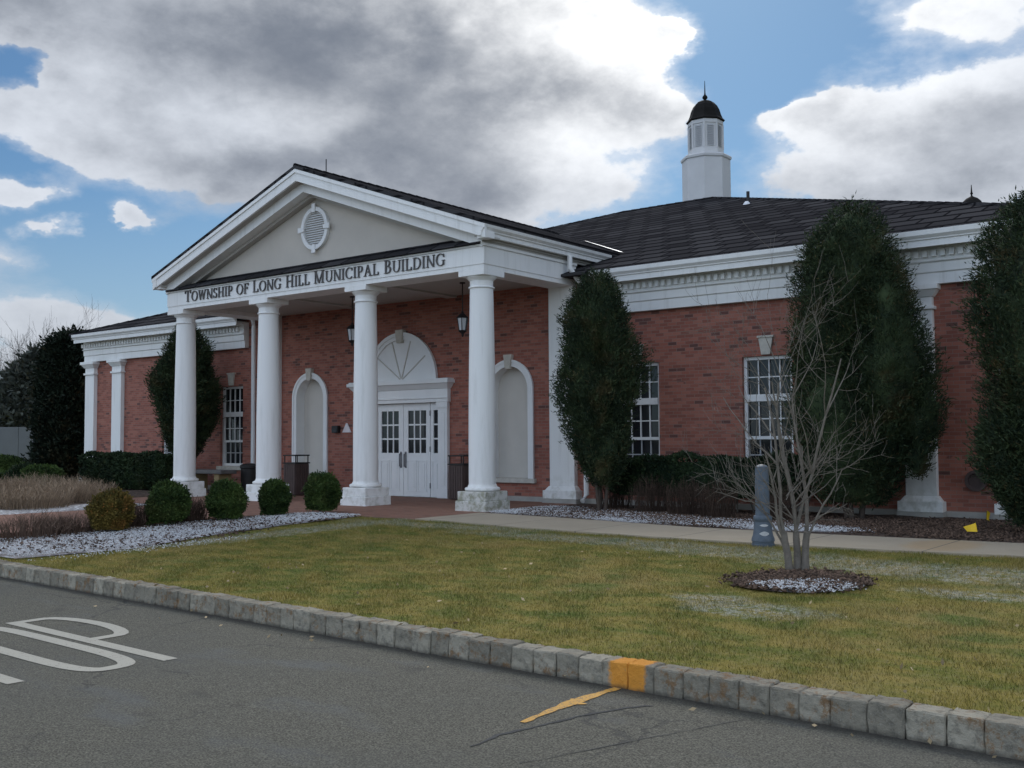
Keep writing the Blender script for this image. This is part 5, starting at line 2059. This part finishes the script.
# far trees at the left
def bare_tree(label, cx, cy, h, seed, m, group, depth=4):
    t_ = thing('bare_tree', label, 'tree', (cx, cy, -0.3), group)
    rn = random.Random(seed)
    a = MB()
    a.tube([(cx, cy, -0.3), (cx+0.1, cy, h*0.2), (cx, cy+0.1, h*0.36)], [h*0.018, h*0.015, h*0.012], 7)
    a.build('trunk', m, t_)
    b = MB()
    for k in range(7):
        an = rn.uniform(0, 2*PI)
        grow(b, (cx, cy, h*rn.uniform(0.18, 0.36)), (math.cos(an)*0.3, math.sin(an)*0.3, 1), h*rn.uniform(0.34, 0.55), h*0.0065, depth-1, rn, up_=0.5, kids=(4, 5), wob=0.12, minr=0.0065, sides=5)
    b.build('crown', m, t_, recalc=False)


def far_conifer(label, cx, cy, h, r, seed, n=3500):
    t_ = thing('conifer', label, 'evergreen tree', (cx, cy, -0.3), 'evergreens beyond the grey fence')
    arbor(t_, [(cx, cy, 0.3, h, r, CONE, 1.0)], n, 0.42, 0.16, CONIF, seed)
    trunks(t_, cx, cy, 1.5, 1, 0.15, FARBARK, 0.02)


GC = 'leafless trees beyond the grey fence'
for i, (az_, dist, h, m_, lab) in enumerate((
        (-62.1, 75, 9.0, FARBARK, 'tallest leafless tree on the skyline at far left'),
        (-64.2, 70, 6.5, RUSSET, 'russet twigged leafless tree at the left edge of the photo'),
        (-60.9, 92, 7.6, FARBARK, 'fine leafless tree between the tallest one and the blackish evergreen'),
        (-60.2, 84, 6.4, FARBARK, 'faint leafless tree rising just above the blackish evergreen'),
        (-63.3, 98, 8.6, FARBARK, 'slender leafless tree left of the tallest one'))):
    bare_tree(lab, 12.44+dist*math.sin(R(az_)), -15.2+dist*math.cos(R(az_)), h, 100+i, m_, GC)
for i, (az_, dist, h, r, lab) in enumerate((
        (-62.0, 64, 6.2, 1.8, 'grey green conifer behind the right end of the grey fence'),
        (-61.5, 66, 5.6, 1.4, 'darker conifer against the blackish evergreen'),
        (-63.6, 66, 3.6, 2.0, 'low conifer behind the left end of the grey fence'),
        (-65.0, 66, 4.6, 2.4, 'conifer at the left edge of the photo'),
        (-59.6, 66, 5.0, 2.2, 'conifer mostly hidden behind the blackish evergreen'))):
    far_conifer(lab, 12.44+dist*math.sin(R(az_)), -15.2+dist*math.cos(R(az_)), h, r, 130+i)
# distant wood that closes the horizon
V, F, k = [], [], 0
n = 26000
aa = np.radians(rng.uniform(-100, 40, n))
rr_ = rng.uniform(135, 165, n)
top = 4.5+2.2*np.sin(aa*37)+1.4*np.sin(aa*91)
zz = -0.3+(top+0.3)*rng.uniform(0, 1, n)**0.8
pos = np.stack([12.4+rr_*np.sin(aa), -15.2+rr_*np.cos(aa), zz], 1)
v, f = leaf_cloud(pos, np.tile((0.0, 0.0, 1.0), (n, 1)), 1.6, 0.7, 0.8)
struct(raw('far_wood', v, f, mat('far_wood', (0.06, 0.055, 0.045), 0.95, random_island=0.4)), 'stuff')

# grey fence at far left
fe = thing('grey_fence', 'plain grey panel fence at the far left beyond the shrubs', 'fence', (-31.6, 2.5, 0))
fx, fy = Vector((-33.5, -2.5, 0)), Vector((-29.8, 7.6, 0))
nn = 5
for i in range(nn):
    a, b_ = fx.lerp(fy, i/nn), fx.lerp(fy, (i+1)/nn)
    zt = 2.12 if i < 4 else 1.98
    d = (b_-a).normalized()
    q = Vector((-d.y, d.x, 0))*0.04
    m_ = MB()
    for s_ in range(2):
        p0, p1 = a.lerp(b_, s_/2+0.004), a.lerp(b_, (s_+1)/2-0.004)
        m_.add([p0-q, p1-q, p1+q, p0+q]+[v_+Vector((0, 0, zt)) for v_ in (p0-q, p1-q, p1+q, p0+q)],
               [(0, 3, 2, 1), (4, 5, 6, 7), (0, 1, 5, 4), (1, 2, 6, 5), (2, 3, 7, 6), (3, 0, 4, 7)])
    m_.build('panel', FENCE, fe)
    m_ = MB()
    m_.box(a.x-0.08, a.x+0.08, a.y-0.08, a.y+0.08, -0.3, zt+0.08)
    m_.build('post', FENCE, fe)

# ------------------------------------------------------------------ grass blades, chips, snow crumbs, fallen leaves
BEDPOLY = [(-2.74, -8.7), (-0.15, -8.78), (0.16, -7.4), (-0.3, -5.9), (-0.62, -4.25), (-0.7, -3.0), (-0.85, -2.31), (-1.95, -2.31), (-2.55, -3.2), (-2.8, -5.4)]


def inside(px, py, poly):
    ins = np.zeros(len(px), bool)
    n = len(poly)
    for i in range(n):
        x0, y0 = poly[i]
        x1, y1 = poly[(i+1) % n]
        c = ((y0 > py) != (y1 > py)) & (px < (x1-x0)*(py-y0)/(y1-y0+1e-12)+x0)
        ins ^= c
    return ins


def blades(n, x0, x1, y0, y1, hmin, hmax, wd):
    px, py = rng.uniform(x0, x1, n), rng.uniform(y0, y1, n)
    ok = (py > -9.05-0.047*px+0.135)
    fe_ = np.interp(px, [p[0] for p in F_EDGE], [p[1] for p in F_EDGE])
    ok &= (py < fe_-0.01+rng.normal(0, 0.02, n)) & ~inside(px, py, BEDPOLY)
    ok &= ((px-8.50)/0.62)**2+((py+5.68)/0.70)**2 > 0.97+rng.normal(0, 0.05, n)
    ok &= ~((px > -2.0) & (px < 0.46) & (py > -2.32))
    px, py = px[ok], py[ok]
    n = len(px)
    z = gz(px, py)-0.004
    a = rng.uniform(0, 2*PI, n)
    h = rng.uniform(hmin, hmax, n)*(0.75+0.5*np.sin(px*3.1+1.3*np.sin(py*2.3))**2)
    w_ = wd*rng.uniform(0.6, 1.3, n)
    lean = rng.uniform(0.1, 0.9, n)*h
    la = rng.uniform(0, 2*PI, n)
    v = np.empty((n, 3, 3))
    v[:, 0] = np.stack([px-np.cos(a)*w_, py-np.sin(a)*w_, z], 1)
    v[:, 1] = np.stack([px+np.cos(a)*w_, py+np.sin(a)*w_, z], 1)
    v[:, 2] = np.stack([px+np.cos(la)*lean, py+np.sin(la)*lean, z+h], 1)
    return v.reshape(-1, 3)


V = np.concatenate([blades(420000, -0.9, 14.0, -9.8, -2.25, 0.014, 0.034, 0.0028)])
o = raw('grass', V, np.arange(len(V)).reshape(-1, 3), BLADE)
struct(o, 'stuff')


def flakes(n, spots, size, zoff, thick=0.5):
    sx = np.array(spots)
    k = rng.integers(0, len(sx), n)
    r = np.sqrt(rng.uniform(0, 1, n))*(1.0+rng.normal(0, 0.12, n))
    a = rng.uniform(0, 2*PI, n)
    px = sx[k, 0]+sx[k, 2]*r*np.cos(a)
    py = sx[k, 1]+sx[k, 3]*r*np.sin(a)
    return px, py


def flake_mesh(name, px, py, size, m, base=0.03):
    n = len(px)
    c = np.stack([px, py, gz(px, py)+base+rng.uniform(0, 0.02, n)], 1)
    a = rng.normal(0, 1, (n, 3))*np.array((1, 1, 0.35))
    a /= np.linalg.norm(a, axis=1)[:, None]
    b = np.cross(a, rng.normal(0, 0.5, (n, 3))+np.array((0, 0, 1)))
    b /= np.linalg.norm(b, axis=1)[:, None]
    c3 = np.cross(a, b)
    s1 = (size*rng.uniform(0.5, 1.4, n))[:, None]
    s2 = s1*rng.uniform(0.4, 0.8, n)[:, None]
    s3 = s1*rng.uniform(0.15, 0.5, n)[:, None]
    v = np.stack([c+a*s1, c+b*s2, c-a*s1, c-b*s2, c+c3*s3, c-c3*s3], 1).reshape(-1, 3)
    i = (np.arange(n)*6)[:, None, None]
    f = (np.array([(0, 1, 4), (1, 2, 4), (2, 3, 4), (3, 0, 4), (1, 0, 5), (2, 1, 5), (3, 2, 5), (0, 3, 5)])[None]+i).reshape(-1, 3)
    return struct(raw(name, v, f, m), 'stuff')


# bark chips over every bed that the photo shows from near by
cx_, cy_ = [], []
for n, sp in ((3000, [(8.50, -5.68, 0.60, 0.68)]), (3200, [(-1.2, -6.6, 1.4, 2.1), (-1.4, -4.0, 0.85, 1.7)]), (34000, [(2.6, 0.5, 2.0, 1.2), (5.0, 0.3, 1.8, 1.4), (8.6, 0.5, 2.6, 1.6)])):
    a, b_ = flakes(n, sp, 0.03, 0)
    cx_.append(a)
    cy_.append(b_)
px, py = np.concatenate(cx_), np.concatenate(cy_)
fe_ = np.interp(px, [p[0] for p in B_EDGE], [p[1] for p in B_EDGE])
ok = ~((px > 0.3) & (py > -3.2) & (py < fe_+0.02)) & (py < 2.55) & ~((px < 0.5) & (px > -2) & (py > -2.3)) & ~((px < -2.6) & (py > -9))
flake_mesh('bark_chips', px[ok], py[ok], 0.026, CHIP, 0.026)
cx_, cy_ = [], []
for n, sp in ((2600, [(8.74, -5.95, 0.36, 0.34), (8.5, -6.1, 0.28, 0.2)]), (26000, SNOW_FRONT), (26000, SNOW_WING)):
    a, b_ = flakes(n, sp, 0.03, 0)
    cx_.append(a)
    cy_.append(b_)
px, py = np.concatenate(cx_), np.concatenate(cy_)
fe_ = np.interp(px, [p[0] for p in B_EDGE], [p[1] for p in B_EDGE])
ok = ~((px > 0.3) & (py > -3.2) & (py < fe_+0.02)) & (py < 2.55) & ~((px < 0.5) & (px > -2) & (py > -2.3)) & ~((px < -2.6) & (py > -9))
ok &= inside(px, py, BEDPOLY) | (px > 0.3)
flake_mesh('snow_crumbs', px[ok], py[ok], 0.0115, SNOWC, 0.030)

px = np.concatenate([rng.uniform(1, 13, 150), rng.uniform(3, 12, 22)])
py = np.concatenate([rng.uniform(-9.2, -3.2, 150), -9.05-0.047*rng.uniform(3, 12, 22)-rng.uniform(0.03, 0.22, 22)])
n = len(px)
z = np.where(py < -9.05-0.047*px, -0.243, gz(px, py)+0.018)
v, f = leaf_cloud(np.stack([px, py, z+0.01], 1), np.stack([rng.normal(0, 1, n), rng.normal(0, 1, n), rng.normal(0, 0.15, n)], 1), 0.042, 0.026, 0.3)
struct(raw('fallen_leaves', v, f, LEAFL), 'stuff')
